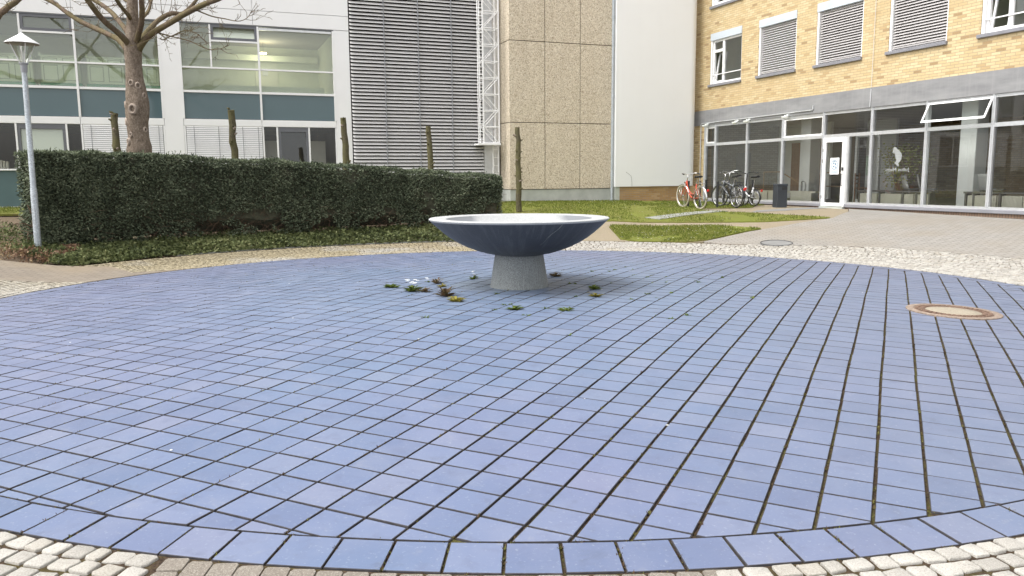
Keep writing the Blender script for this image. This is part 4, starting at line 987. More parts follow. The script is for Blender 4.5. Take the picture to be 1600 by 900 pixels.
for ri, (z0, z1) in enumerate(rows):
    for wi, (a, b_) in enumerate(wins):
        if ri == 1 and wi > 2: kindw = 'open'
        kindw = 'blind' if wi in (1, 2, 3) and ri == 0 else 'open'
        m1 = MB()
        if kindw == 'blind':
            frame(m1, a+.03, b_-.03, z0+.04, z1-.26, .06, .10, .155)
            w_ = m1.build('window', M['whiteframe'], bb)
            q = MB(); slats(q, a+.115, b_-.05, z0+.12, z1-.27, .075, .055, .07, R(50), .003, .03); q.build('blind', M['greyblind'], w_)
            q = MB(); q.box(a+.09, b_-.04, .035, .075, z0+.08, z0+.115); q.build('blind_bottom_rail', M['greyblind'], w_)
            q = MB(); q.box(a+.02, a+.09, .0, .09, z0+.05, z1-.26); q.build('guide_rail', M['whiteframe'], w_); q = MB(); q.box(b_-.045, b_-.02, .02, .09, z0+.05, z1-.26); q.build('guide_rail', M['whiteframe'], w_)
        else:
            frame(m1, a+.10, b_-.02, z0+.04, z1-.26, .07, .06, .14); mx_ = a + .72
            m1.box(mx_-.055, mx_+.055, .055, .135, z0+.11, z1-.33); m1.box(a+.17, mx_-.055, .058, .137, z1-.70, z1-.60)
            w_ = m1.build('window', M['whiteframe'], bb)
            q = MB(); pane(q, a+.17, mx_-.055, z1-.60, z1-.33, .11); q.build('pane', M['glass'], w_); q = MB(); pane(q, mx_+.055, b_-.09, z0+.11, z1-.33, .11); q.build('pane', M['glass'], w_)
            q = MB(); h_ = z1 - .70 - z0 - .11
            # tilted sash, hinged at its foot
            for (xa, xb, za, zb) in ((a+.175, mx_-.06, 0, .05), (a+.175, mx_-.06, h_-.05, h_), (a+.175, a+.225, .05, h_-.05), (mx_-.11, mx_-.06, .05, h_-.05)):
                vs = []
                for (yy, zz) in ((0, za), (.05, za), (.05, zb), (0, zb)):
                    for xx in (xa, xb): vs.append((xx, .10 + yy + zz*.16, z0 + .11 + zz))
                q.add(vs, [(0,1,3,2), (2,3,5,4), (4,5,7,6), (6,7,1,0), (0,2,4,6), (1,7,5,3)])
            q.build('tilted_sash', M['whiteframe'], w_)
            q = MB(); q.box(a+.10, b_-.02, .02, .045, z0+.36, z0+.39); q.build('guard_rail', M['whiteframe'], w_)
            q = MB(); q.box(a+.02, a+.09, .0, .09, z0+.05, z1-.26); q.build('guide_rail', M['whiteframe'], w_)
            q = MB(); roombox(q, a-.3, b_+.3, .17, 3.2, z0-.8, z1+.1); q.build('room', [M['room'], M['floor'], M['ceil']], w_)
        q = MB(); q.bbox(a+.005, b_-.005, -.02, .14, z1-.26, z1-.004, .006); q.build('blind_box', M['blindbox'], w_)
        q = MB(); q.bbox(a-.06, b_+.03, -.07, .15, z0-.055, z0+.035, .008); q.build('window_sill', M['lead'], w_)
# ground floor glazing
posts = [.31, .96, 2.80, 4.65, 6.51, 8.41, 10.27, 12.18, 14.05, 15.9, 17.8]
for i, x in enumerate(posts):
    mb = MB(); w = .045 if i else .055; mb.box(x-w, x+w, -.01, .10, .80, 3.583)
    mb.box(x-.012, x+.012, -.035, -.01, .80, 3.583); mb.build('glazing_post', M['alu'], bb)
mb = MB(); mb.box(7.50, 7.58, .0, .10, .80, 2.80); mb.build('glazing_post', M['alu'], bb)
for bx_ in ((.36, LEN, .003, .095, 2.80, 2.90), (.36, LEN, .003, .095, 3.50, 3.581), (.36, 6.45, .004, .094, .80, .85), (7.59, LEN, .004, .094, .80, .86)):
    mb = MB(); mb.box(*bx_); mb.build('transom', M['alu'], bb)
def win_part(x0, x1, z0, z1):
    f_ = MB(); frame(f_, x0, x1, z0, z1, .05, .022, .075); w_ = f_.build('window', M['whiteframe'], bb); q = MB(); pane(q, x0+.05, x1-.05, z0+.05, z1-.05, .05); q.build('pane', M['glass'], w_)
for i in range(len(posts) - 1):
    x0, x1 = posts[i] + .045, posts[i+1] - .045
    if i == 4:
        pane_specs = [(x0, x1, 2.90, 3.50), (7.58, x1, .86, 2.80)]
    elif i == 6: pane_specs = [(x0, x1, .86, 2.80)]
    elif i in (0, 3): win_part(x0+.003, x1-.003, 2.903, 3.497); pane_specs = [(x0, x1, .85, 2.80)]
    else: pane_specs = [(x0, x1, .85, 2.80), (x0, x1, 2.90, 3.50)]
    for a in pane_specs: q = MB(); pane(q, a[0], a[1], a[2], a[3], .05); q.build('pane', M['glass'], bb)
# open hopper window, pushed out at the foot
f_ = MB(); hx0, hx1 = 10.30, 12.15; ang_h = R(27); h_ = .57
def hop(x, t, n): return (x, -.01 - t*math.sin(ang_h) + n*math.cos(ang_h)*.045, 3.52 - t*math.cos(ang_h) - n*math.sin(ang_h)*-.045)
for (xa, xb, ta, tb) in ((hx0, hx1, 0, .045), (hx0, hx1, h_-.045, h_), (hx0, hx0+.045, .045, h_-.045), (hx1-.045, hx1, .045, h_-.045)):
    vs = [hop(xx, tt, nn) for (tt, nn) in ((ta, 0), (ta, 1), (tb, 1), (tb, 0)) for xx in (xa, xb)]
    f_.add(vs, [(0,1,3,2), (2,3,5,4), (4,5,7,6), (6,7,1,0), (0,2,4,6), (1,7,5,3)])
hw_ = tag(f_.build('window', M['whiteframe'], bb), 'white top hung window pushed open')
q = MB(); q.quad(hop(hx0+.04, h_-.04, .5), hop(hx1-.04, h_-.04, .5), hop(hx1-.04, .04, .5), hop(hx0+.04, .04, .5)); q.build('pane', M['clearglass'], hw_)
# door
f_ = MB(); frame(f_, 6.56, 7.50, .72, 2.795, .035, -.03, .10); dr = f_.build('door', M['whiteframe'], bb)
q = MB(); frame(q, 6.598, 7.462, .735, 2.757, .095, -.05, .03); q.build('door_leaf', M['whiteframe'], dr)
q = MB(); pane(q, 6.69, 7.37, .83, 2.66, -.01); q.build('pane', M['glass'], dr)
q = MB(); q.box(7.40, 7.46, -.075, -.052, 1.80, 1.90); q.tube([(7.42, -.06, 1.70), (7.42, -.10, 1.70), (7.42, -.10, 1.35), (7.42, -.06, 1.35)], .014, 8); q.build('handle', M['blackmetal'], dr)
q = MB()
for z in (.95, 2.05, 2.38): q = MB(); q.tube([(6.60, -.065, z), (6.60, -.065, z+.10)], .014, 8); q.build('hinge', M['chrome'], dr)
q = MB(); q.box(6.87, 7.24, -.022, -.018, 1.69, 2.19); sg = q.build('notice', M['paper'], dr)
q = MB(); cxs, czs = 7.055, 1.975; n = 40; vs = []
for k in range(n):
    a = 2*PI*k/n
    for r_ in (.145, .128, .120, .112): vs.append((cxs + r_*math.cos(a), -.0235, czs + r_*math.sin(a)))
q.add(vs, [(4*k, 4*k+1, 4*((k+1) % n)+1, 4*((k+1) % n)) for k in range(n)] + [(4*k+2, 4*k+3, 4*((k+1) % n)+3, 4*((k+1) % n)+2) for k in range(n)])
for (x0, x1, z0, z1) in ((6.93, 7.18, 1.77, 1.785), (6.93, 7.18, 1.735, 1.75), (6.98, 7.13, 2.14, 2.15), (7.0, 7.05, 1.99, 2.05), (7.07, 7.12, 1.96, 2.03), (6.99, 7.06, 1.90, 1.95), (7.08, 7.13, 1.89, 1.93), (7.02, 7.09, 2.06, 2.08)): q.quad((x0, -.0235, z0), (x1, -.0235, z0), (x1, -.0235, z1), (x0, -.0235, z1))
q.build('printed_ring', M['ink'], sg)
# window lettering (seen from its back: mirrored) and emblem silhouette
cu_ = D.curves.new('lettering', 'FONT'); cu_.body = 'Julius Meinl'; cu_.size = .125; cu_.extrude = .0015; cu_.align_x = 'CENTER'; cu_.offset = .003
to = D.objects.new('tmp', cu_); COL.objects.link(to); bpy.context.view_layer.update()
dg = bpy.context.evaluated_depsgraph_get(); me = D.meshes.new_from_object(to.evaluated_get(dg)); D.objects.remove(to)
ws_ = max(v.co.x for v in me.vertices) - min(v.co.x for v in me.vertices); k_ = .82/ws_
for v in me.vertices: v.co = Vector((9.33 - v.co.x*k_, .062 - v.co.z, 1.765 + v.co.y*1.05))
me.flip_normals(); me.materials.append(M['vinyl'])
lt = D.objects.new('lettering', me); COL.objects.link(lt); lt.parent = bb
sil = [(9.16, 2.40), (9.20, 2.43), (9.26, 2.43), (9.29, 2.385), (9.37, 2.33), (9.44, 2.26), (9.475, 2.19), (9.46, 2.10), (9.42, 2.03), (9.385, 2.0), (9.36, 1.975), (9.385, 1.93), (9.375, 1.89), (9.33, 1.905), (9.28, 1.955), (9.235, 1.975), (9.225, 2.0), (9.265, 2.02), (9.285, 2.06), (9.26, 2.12), (9.235, 2.19), (9.215, 2.27), (9.195, 2.285), (9.175, 2.25), (9.15, 2.26), (9.145, 2.33)]
q = MB(); n = len(sil); q.add([(x, .0605, z) for x, z in sil], [tuple(range(n))]); q.build('emblem', M['vinyl'], bb)
# conduit, lights, pipe on the frontage
q = MB(); q.tube([(.10, -.055, .9), (.10, -.055, 3.62), (.14, -.055, 3.655), (6.05, -.055, 3.69), (6.07, -.055, 3.72), (6.07, -.055, 3.83)], .017, 8); q.build('conduit', M['alu'], bb)
for x in (.55, 2.35, 3.0, 4.95):
    q = MB(); q.lathe([(0, 3.50), (.08, 3.505), (.11, 3.53), (.12, 3.575), (0, 3.578)], 16, (x, -.19, 0)); q.box(x-.03, x+.03, -.1, -.036, 3.60, 3.64); q.box(x-.02, x+.02, -.19, -.1, 3.578, 3.62); q.build('soffit_light', M['colpaint'], bb)
q = MB(); q.tube([(8.36, -.045, 4.1), (8.36, -.06, 3.6)], .012, 6); q.tube([(8.36, -.045, 4.14), (8.36, -.03, 6.9)], .006, 5); q.build('lightning_wire', M['alu'], bb)
# interior
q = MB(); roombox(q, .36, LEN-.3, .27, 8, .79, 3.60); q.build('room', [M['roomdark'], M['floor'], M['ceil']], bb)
q = MB(); q.quad((.37, .28, .8), (.37, 3.4, .8), (.37, 3.4, 3.59), (.37, .28, 3.59)); q.build('inner_brick_wall', M['inbrick'], bb)
q = MB(); q.quad((.375, 1.4, 1.75), (.375, 2.1, 1.75), (.375, 2.1, 2.55), (.375, 1.4, 2.55)); q.box(.375, .40, 1.95, 2.0, 1.9, 2.45); q.build('wall_board', M['slab'], bb)
for x in (4.70, 10.72, 16.8): q = MB(); q.bbox(x, x+.48, .70, 1.14, .80, 3.595, .015); q.build('column', M['colpaint'], bb)
q = MB(); q.box(.4, 3.2, 3.4, 3.5, .8, 3.59); q.box(3.9, 5.2, 4.4, 4.5, .8, 3.59); q.build('partition', M['colpaint'], bb)
q = MB(); q.box(1.2, 3.0, 3.36, 3.398, .8, 2.9); q.build('cupboard_door', M['wood'], bb)
# low convectors under a shelf, and a white apron in the stair bay
def convector(x0, x1):
    q = MB(); n = int((x1-x0)/.035); y0 = .42
    for k in range(n): x = x0 + k*.035; q.box(x, x+.024, y0, y0+.06, .84, 1.12)
    q.box(x0, x1, y0+.06, y0+.12, .83, 1.13); q.build('convector', M['convector'], bb)
for x0, x1 in ((7.65, 7.95), (7.98, 8.34), (8.46, 9.2), (9.3, 9.62), (9.75, 10.05), (11.3, 11.45), (11.5, 12.1), (12.25, 12.8), (12.9, 13.6), (14.2, 15.2), (15.4, 16.4)): convector(x0, x1)
q = MB(); q.box(7.6, 10.25, .38, .62, 1.17, 1.215); q.box(11.2, 17, .38, .62, 1.17, 1.215)
for x in (7.63, 8.40, 9.24, 9.68, 10.12, 11.22, 11.45, 12.17, 12.85, 13.7, 15.3): q.box(x, x+.05, .40, .60, .80, 1.168)
q.build('shelf', M['bench'], bb)
q = MB()
for x0, x1 in ((2.86, 3.25), (3.27, 3.55), (3.6, 3.85), (4.72, 5.7)): q.box(x0, x1, .35, .40, .82, 1.10)
q.box(2.86, 5.9, .34, .5, 1.10, 1.16); q.build('apron_panel', M['convector'], bb)
# inner porch door frame
q = MB(); frame(q, 6.1, 7.1, .8, 2.95, .09, 1.7, 1.78); q.build('inner_door_frame', M['colpaint'], bb)
q = MB(); q.box(6.62, 6.92, 1.67, 1.675, 1.65, 2.25); tag(q.build('poster', M['poster'], bb), 'pale green poster')
def bloc(s, d, z): x, y = bw(s, d); return (x, y, z)
rl = empty('handrail', bloc(2.3, 1.2, .8), AZ - PI/2, 'thin brown handrail indoors behind the left glazing', 'handrail')
q = MB(); q.tube([(0, 0, 1.0), (.9, 0, 1.0), (2.0, 0, .55)], .02, 8); q.tube([(2.2, .4, .95), (3.5, .4, .95)], .02, 8); q.tube([(2.2, .4, .5), (3.5, .4, .5)], .015, 8); q.build('rail', M['rail'], rl)
for x, y, h_ in ((0, 0, 1.0), (.9, 0, 1.0), (2.0, 0, .55), (2.2, .4, .95), (3.5, .4, .95)):
    q = MB(); q.tube([(x, y, 0), (x, y, h_)], .018, 8); q.build('post', M['rail'], rl)
# shell chairs
def shell_chair(s, d, rz, label):
    o = empty('shell_chair', bloc(s, d, .80), AZ - PI/2 + rz, label, 'chair', 'shell chairs behind the shop glazing')
    q = MB(); vs = []; nx, ny = 8, 9
    for j in range(ny + 1):
        t = j/ny
        for i in range(nx + 1):
            u = i/nx*2 - 1
            if t < .5: y = lerp(-.22, .2, t*2); z = .45 - .02*math.sin(t*2*PI) + .03*u*u
            else: k = (t-.5)*2; y = .2 + .09*k; z = .45 + .42*k
            wd = .24*(1 - .25*max(0, t-.75)*4*u*u*.4); vs.append((u*wd, y - .05*u*u*(1 if t > .5 else 0), z))
    q.add(vs, [(j*(nx+1)+i, j*(nx+1)+i+1, (j+1)*(nx+1)+i+1, (j+1)*(nx+1)+i) for j in range(ny) for i in range(nx)])
    ob = q.build('shell', M['chair'], o, smooth=True); md = ob.modifiers.new('t', 'SOLIDIFY'); md.thickness = .015
    for x in (-.2, .2):
        for y in (-.18, .2): q = MB(); q.tube([(x*.9, y*.9, .43), (x, y, 0)], .012, 6); q.build('leg', M['chrome'], o)
shell_chair(8.98, 1.05, 2.6, 'grey shell chair indoors just left of the white column')
shell_chair(9.45, 1.12, 2.2, 'grey shell chair indoors right up against the left side of the white column')
shell_chair(10.58, 1.6, 2.7, 'grey shell chair indoors right of the white column')
shell_chair(11.5, 1.0, 2.8, 'grey shell chair indoors at the right edge of the photo')
shell_chair(10.35, 2.3, 2.2, 'grey shell chair indoors half hidden deeper in the room')
# potted fig
pf = empty('potted_fig', bloc(8.62, .92, .80), AZ - PI/2, 'bushy yellow green potted fig indoors behind the window lettering', 'plant')
q = MB(); q.lathe([(0, 0), (.15, 0), (.2, .34), (.185, .35), (.18, .32), (0, .32)], 20); q.build('pot', M['bench'], pf, smooth=True)
stm = MB(); lv = MB()
for k in range(8):
    a = rnd.uniform(0, 2*PI); p = [Vector((.03*math.cos(a), .03*math.sin(a), .3))]; d = Vector((math.cos(a)*.5, math.sin(a)*.4, 1)).normalized()
    for j in range(6): d = (d + Vector((rnd.gauss(0, .12), rnd.gauss(0, .12), 0))).normalized(); p.append(p[-1] + d*.23)
    stm.tube(p, [lerp(.016, .004, j/6) for j in range(7)], 5, False)
    for _ in range(95):
        b = p[rnd.randint(2, 6)] + Vector((rnd.gauss(0, .15), rnd.gauss(0, .12), rnd.gauss(.02, .12))); leaf(lv, b, Vector((rnd.gauss(0, 1), rnd.gauss(0, 1), rnd.uniform(-.8, .3))), rnd.uniform(.06, .11), rnd.uniform(.018, .03))
stm.build('stems', M['rail'], pf); lv.build('foliage', M['figleaf'], pf)
# wooden cafe chair behind the door
wc = empty('wooden_chair', bloc(6.6, 1.6, .80), AZ - PI/2 + 2.0, 'dark wooden ladder back chair indoors behind the white door', 'chair')
q = MB(); q.bbox(-.2, .2, -.2, .2, .44, .47, .008); q.build('seat', M['wood'], wc)
for x, y, h_ in ((-.18, -.18, .44), (.18, -.18, .44), (-.18, .18, .92), (.18, .18, .92)): q = MB(); q.box(x-.02, x+.02, y-.02, y+.02, 0, h_); q.build('leg', M['wood'], wc)
q = MB()
for z in (.58, .70, .82): q.box(-.158, .158, .172, .19, z, z+.05)
q.build('backrest', M['wood'], wc)

# ------------------------------------------------------------------ white stair tower
wt = empty('stair_tower', (W0.x, W0.y, 0), AZ, 'smooth white rendered tower block on a low brown brick plinth', 'building')
mb = MB(); pr = [(-3.585, 2.0), (-3.585, 0), (-.42, 0)]
for k in range(1, 9): a = PI/2*k/8; pr.append((-.42 + .40*math.sin(a), .40 - .40*math.cos(a)))
pr += [(-.02, 2.0)]
n = len(pr); vs = [(x, y, z) for z in (1.31, 11.6) for x, y in pr]
mb.add(vs, [(i, i+1, n+i+1, n+i) for i in range(n-1)] + [tuple(range(n-1, -1, -1)), tuple(range(n, 2*n))])
mb.build('rendered_wall', M['render'], wt, smooth=True, autosmooth=40)
mb = MB(); mb.box(-3.37, -.06, .07, 1.0, .3, 1.308); mb.build('brick_plinth', M['plinthbrick'], wt)
mb = MB(); mb.box(-3.56, -3.372, .05, 1.0, .3, 1.306); mb.build('plinth_end', M['plinth'], wt)
mb = MB(); mb.tube([(-3.14, -.004, 1.85), (-3.0, -.004, 1.76), (-2.93, -.004, 1.71), (-2.90, -.004, 1.6), (-2.885, -.004, 1.45), (-2.88, -.004, 1.32)], .006, 5); mb.build('crack_filler', M['slab'], wt)
mb = MB(); mb.tube([(-3.66, .12, .70), (-3.66, .12, 1.55), (-3.66, .12, 11.4)], .05, 12)
for z in (1.7, 4.5, 7.3, 10): mb.tube([(-3.66, .12, z), (-3.66, .12, z+.12)], .06, 12)
mb.build('drainpipe', M['galv'], wt, smooth=True, autosmooth=40)

# ------------------------------------------------------------------ pebbled concrete block
eb = empty('concrete_panel_building', (E0.x, E0.y, 0), AZ, 'tan exposed pebble concrete block with dark panel joints', 'building')
mb = MB(); zs_ = [1.25, 3.60, 6.40, 9.20, 11.4]; xs_ = [-7.61, -6.25, -4.86, -3.40]
for i in range(3):
    for j in range(4):
        g = .012; mb.bbox(xs_[i] + (g if i else 0), xs_[i+1] - g, 0, .12, zs_[j] + g, zs_[j+1] - g, .006)
for j in range(4): mb.bbox(-7.61, -7.49, .122, .95, zs_[j] + .012, zs_[j+1] - .012, .006)
mb.build('pebble_panel', M['pebble'], eb)
mb = MB(); mb.box(-7.58, -3.42, .04, 2.0, 1.0, 11.3); mb.build('panel_joints', M['joints'], eb)
mb = MB(); mb.bbox(-7.60, -3.42, .03, 1.0, .5, 1.245, .01); mb.build('plinth', M['plinth'], eb)

# ------------------------------------------------------------------ white laboratory building
gb = empty('laboratory_building', (G0.x, G0.y, 0), AZ, 'white clad laboratory building with green glass bands and a louvred wall', 'building')
GL, GR = -31.0, -12.97
mb = MB()
for x0, x1 in ((GL, -26.8), (-26.79, -21.10), (-21.09, -16.0), (-15.99, GR)):
    mb.bbox(x0, x1, -.02, .2, 6.54, 6.985, .006); mb.bbox(x0, x1, -.02, .2, 6.997, 7.24 + .40, .006); mb.bbox(x0, x1, -.02, .2, 7.652, 9.0, .006)
for x0, x1 in ((-18.76, -18.22), (GR-.50, GR)):
    mb.bbox(x0, x1, -.015, .18, .6, 6.528, .006)
mb.bbox(-24.2, -23.7, -.015, .18, .6, 6.528, .006)
for x0, x1 in ((GL, -24.21), (-23.69, -21.09), (-21.08, -18.77), (-18.21, -15.87), (-15.86, -13.48)): mb.bbox(x0, x1, -.012, .18, 3.375, 3.585, .006)
mb.build('cladding', M['white'], gb)
mb = MB(); mb.box(GL, GR-.02, .21, .5, 6.5, 9.0); mb.box(GL, GR - .5, .18, .45, 3.3, 3.62); mb.box(GL, -7.7, 8.0, 8.2, .5, 11.4); mb.box(GL-.2, GL, 0, 8, .5, 9); mb.build('structural_wall', M['joints'], gb)
mb = MB(); mb.box(GL, -12.9, -.05, 8.2, 9.0, 9.2); mb.build('roof', M['lead'], gb)
bays = [(-31.0, -24.21), (-23.69, -18.77), (-18.21, -13.48)]
mull = MB()
for x0, x1 in ((-31, -28.6), (-28.6, -26.4), (-26.4, -24.2), (-23.7, -21.08), (-21.08, -18.76), (-18.22, -15.86), (-15.86, -13.47)):
    # spandrel, sill strip and transoms
    q = MB(); q.box(x0+.035, x1-.035, .03, .06, 3.60, 4.40); q.build('spandrel_panel', M['teal'], gb)
    for bx_ in ((x0, x1, -.008, .10, 4.405, 4.475), (x0, x1, -.004, .10, 5.15, 5.20)): q = MB(); q.box(*bx_); q.build('transom', M['white'], gb)
for x in (-28.6, -26.4, -24.18, -23.72, -21.08, -18.785, -18.195, -15.86, -13.495): mull = MB(); mull.box(x-.03, x+.03, -.02, .11, 3.59, 6.50); mull.build('mullion', M['white'], gb)
for xa, xb in ((-22.47, -21.08), (-17.30, -15.86)):
    mull = MB(); mull.box(xa-.025, xa+.025, -.006, .10, 5.20, 6.50); mull.box(xa, xb, -.002, .10, 5.98, 6.035); mull.build('mullion', M['white'], gb)
mb = MB(); mb.box(GL, GR-.5, -.012, .12, 6.50, 6.536); mb.build('window_head', M['greyframe'], gb)
for (x0, x1, z0, z1) in ((-31, -28.63, 4.48, 6.5), (-28.57, -26.43, 4.48, 6.5), (-26.37, -24.21, 4.48, 6.5), (-23.69, -22.5, 5.2, 6.5), (-23.69, -21.11, 4.48, 5.15), (-22.44, -21.11, 5.2, 5.98), (-21.05, -18.82, 4.48, 5.15), (-21.05, -18.82, 5.2, 6.5),
        (-18.16, -17.33, 5.2, 6.5), (-18.16, -15.89, 4.48, 5.15), (-17.27, -15.89, 5.2, 5.98), (-15.83, -13.53, 4.48, 5.15), (-15.83, -13.53, 5.2, 6.5)):
    q = MB(); pane(q, x0, x1, z0, z1, .05); q.build('pane', M['greenglass'], gb)
for xa, xb, op in ((-22.44, -21.11, 0), (-17.27, -15.89, 1)):
    q = MB(); frame(q, xa, xb, 6.04, 6.495, .075, .0, .09); w_ = q.build('window', M['greyframe'], gb); tag(w_, 'dark grey framed vent window')
    q = MB()
    if op: q.quad((xa+.07, -.0, 6.10), (xb-.07, -.0, 6.10), (xb-.07, .14, 6.42), (xa+.07, .14, 6.42))
    else: pane(q, xa+.07, xb-.07, 6.11, 6.42, .05)
    q.build('pane', M['blueglass'] if op else M['greenglass'], w_)
mb = MB(); mb.box(-15.82, -13.54, -.02, .06, 6.40, 6.47)
for x in (-15.6, -15.0, -14.4, -13.8): mb.box(x, x+.04, -.03, -.02, 6.405, 6.465)
mb.build('blind_head_rail', M['alu'], gb)
# ground floor
mb = MB(); mb.bbox(GL, -13.5, .02, .12, .95, 2.0, .01); mb.build('teal_apron', M['tealpanel'], gb)
mb = MB(); mb.bbox(GL, -13.5, -.04, .14, 2.002, 2.05, .006); mb.box(GL, -13.5, -.01, .14, .90, .948); mb.build('sill_strip', M['white'], gb)
mb = MB(); mb.box(GL, -7.7, .05, .4, .5, .898); mb.build('base_course', M['plinth'], gb)
for x in (-28.6, -26.4, -24.2, -23.7, -22.78, -21.47, -21.065, -18.79, -18.19, -15.84, -15.40, -14.385, -13.50): mb = MB(); mb.box(x-.025, x+.025, -.01, .10, 2.052, 3.37); mb.build('window_post', M['white'], gb)
for x0, x1 in ((-31, -28.63), (-28.57, -26.43), (-26.37, -24.23), (-23.67, -22.81), (-21.44, -21.09), (-15.81, -15.43), (-14.36, -13.53)): mb = MB(); pane(mb, x0, x1, 2.052, 3.37, .05); mb.build('pane', M['glass'], gb)
for xa, xb, mt in ((-22.75, -21.50, 'blueglass'), (-15.375, -14.41, 'glass')):
    q = MB(); frame(q, xa, xb, 2.055, 3.30, .08, .0, .09); w_ = q.build('window', M['greyframe'], gb)
    q = MB(); q.quad((xa+.07, .02, 2.12), (xb-.07, .02, 2.12), (xb-.07, .07, 3.23), (xa+.07, .07, 3.23)); q.build('pane', M[mt], w_)
    q = MB(); q.box(xa, xb, .003, .09, 3.302, 3.37); q.build('window_head', M['greyframe'], w_)
for x0, x1 in ((-21.03, -18.83), (-18.15, -15.88)):
    q = MB(); slats(q, x0, x1, 2.06, 3.36, .06, .0, .058, R(62), .003, .02); w_ = q.build('blind', M['blind'], gb)
    q = MB(); 
    for t in (.1, .42, .74, .95): x = lerp(x0, x1, t); q.box(x-.006, x+.006, -.036, -.03, 2.06, 3.36)
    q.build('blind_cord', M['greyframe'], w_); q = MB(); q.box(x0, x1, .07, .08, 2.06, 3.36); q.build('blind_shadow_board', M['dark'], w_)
# rooms
q = MB(); roombox(q, GL, -13.4, .2, 4.2, 4.30, 6.52); q.build('upper_room', [M['room'], M['floor'], M['ceil']], gb)
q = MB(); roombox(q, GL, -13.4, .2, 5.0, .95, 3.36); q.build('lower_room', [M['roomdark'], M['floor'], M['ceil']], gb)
q = MB(); q.box(-15.7, -14.9, 4.14, 4.196, 4.32, 6.2); q.build('inner_door', M['crate'], gb)
q = MB(); q.box(-15.45, -15.25, 4.11, 4.138, 5.5, 5.75); q.build('door_notice', M['paper'], gb)
q = MB(); q.bbox(-15.58, -15.36, 3.0, 3.15, 6.12, 6.17, .01); cl_ = q.build('ceiling_lamp', M['lamp'], gb); q = MB(); q.box(-15.475, -15.465, 3.07, 3.08, 6.171, 6.515); q.build('cord', M['greyframe'], cl_)
ll = D.lights.new('room_lamp', 'POINT'); ll.energy = 13; ll.shadow_soft_size = .25; ll.color = (1, .93, .78); lo = D.objects.new('room_lamp', ll); COL.objects.link(lo); lx_, ly_ = gw(-15.47, 2.9); lo.location = (lx_, ly_, 5.95)
q = MB(); q.box(-18.1, -13.5, 3.6, 3.9, 5.95, 6.15); q.box(-18.1, -13.5, 2.2, 2.3, 4.32, 4.9); q.build('service_duct', M['room'], gb)
q = MB()
for x in (-15.75, -14.2): q.box(x, x+.55, 1.5, 1.55, 1.6, 3.0)
q.build('pale_cupboard', M['convector'], gb)
# louvred wall
lx0, lx1 = GR + .03, -8.27
mb = MB(); slats(mb, lx0, lx1, 1.15, 8.95, .118, -.04, .105, R(47), .004, .02)
lw = mb.build('louvre', M['louvre'], gb)
q = MB(); q.box(lx0, lx1, .10, .3, 1.0, 9.0); q.build('dark_backing', M['dark'], lw)
q = MB()
for x in (-11.8, -10.62, -9.44): q.box(x-.012, x+.012, -.10, -.075, 1.1, 8.95)
q.build('support_rod', M['lampgrey'], lw)
mb = MB(); mb.bbox(-8.25, -7.66, -.02, .2, .9, 9.0, .01); mb.build('side_panel', M['alu'], gb)

# ladder mast
x, y = gw(-8.16, -.55); lm = empty('lattice_mast', (x, y, terr(x, y)), AZ, 'white lattice mast with zigzag bracing between louvres and pebbled wall', 'mast')
zb = terr(x, y)
for px_, py_ in ((-.29, 0), (.29, 0), (-.29, .40), (.29, .40)):
    q = MB(); q.box(px_-.022, px_+.022, py_-.022, py_+.022, 2.88-zb, 9.2-zb); q.build('upright', M['white'], lm)
q = MB(); z = 2.90 - zb; k = 0
while z < 9.0 - zb:
    for yy in (0, .40):
        q.tube([(-.29, yy, z), (.29, yy, z)], .016, 6); a, b_ = (.27, -.27) if k % 2 == 0 else (-.27, .27); q.tube([(a, yy, z), (b_, yy, z+.56)], .014, 6)
    for xx in (-.29, .29): q.tube([(xx, 0, z), (xx, .40, z)], .014, 6)
    z += .56; k += 1
q.build('bracing', M['white'], lm)
q = MB()
for xx in (-.47, -.40): q.tube([(xx, .05, 2.9-zb), (xx, .05, 9.2-zb)], .016, 6)
z = 3.0 - zb
while z < 9.1 - zb: q.tube([(-.47, .05, z), (-.29, .0, z)], .012, 6); z += .28
q.build('side_ladder', M['white'], lm)
q = MB(); q.box(-.50, .33, -.06, .46, 2.82-zb, 2.88-zb); q.build('foot_plate', M['white'], lm)
q = MB()
for xx in (.12, .32): q.tube([(xx, .2, -.05), (xx, .2, 2.82-zb)], .02, 6)
z = .15
while z < 2.8 - zb: q.tube([(.12, .2, z), (.32, .2, z)], .013, 6); z += .28
q.build('access_ladder', M['white'], lm)

# crates behind the upper glass
for k, (x0, x1, lab) in enumerate(((-23.3, -22.2, 'pale plastic crate on a green base, leftmost behind the upper glass'), (-22.04, -20.98, 'pale plastic crate on a green base, second from the left upstairs'), (-20.82, -19.78, 'pale plastic crate on a green base, left of the thick tree trunk upstairs'), (-19.62, -18.83, 'pale plastic crate on a green base, right of the thick tree trunk upstairs'))):
    xm = (x0+x1)/2; w2 = (x1-x0)/2; wx, wy = gw(xm, .37)
    o = empty('plastic_crate', (wx, wy, 4.49), AZ, lab, 'crate', 'crates behind the upper glass')
    q = MB(); q.bbox(-w2 - .02, w2 + .02, -.31, .3, 0, .085, .01); q.build('base', M['green'], o)
    q = MB(); q.bbox(-w2+.02, w2-.02, -.28, .28, .06, .84, .02); q.box(-w2, w2, -.3, .3, .84, .88); q.box(-w2, -w2+.04, -.3, -.28, .88, .95); q.box(w2-.04, w2, -.3, -.28, .88, .95); q.build('body', M['crate'], o)
    q = MB()
    for s in (-1, 1):
        c = s*w2*.48; frame(q, c - w2*.36, c + w2*.36, .15, .60, .022, -.292, -.281); frame(q, c - w2*.36, c + w2*.36, .68, .80, .02, -.292, -.281)
    q.build('moulded_rib', M['rib'], o)
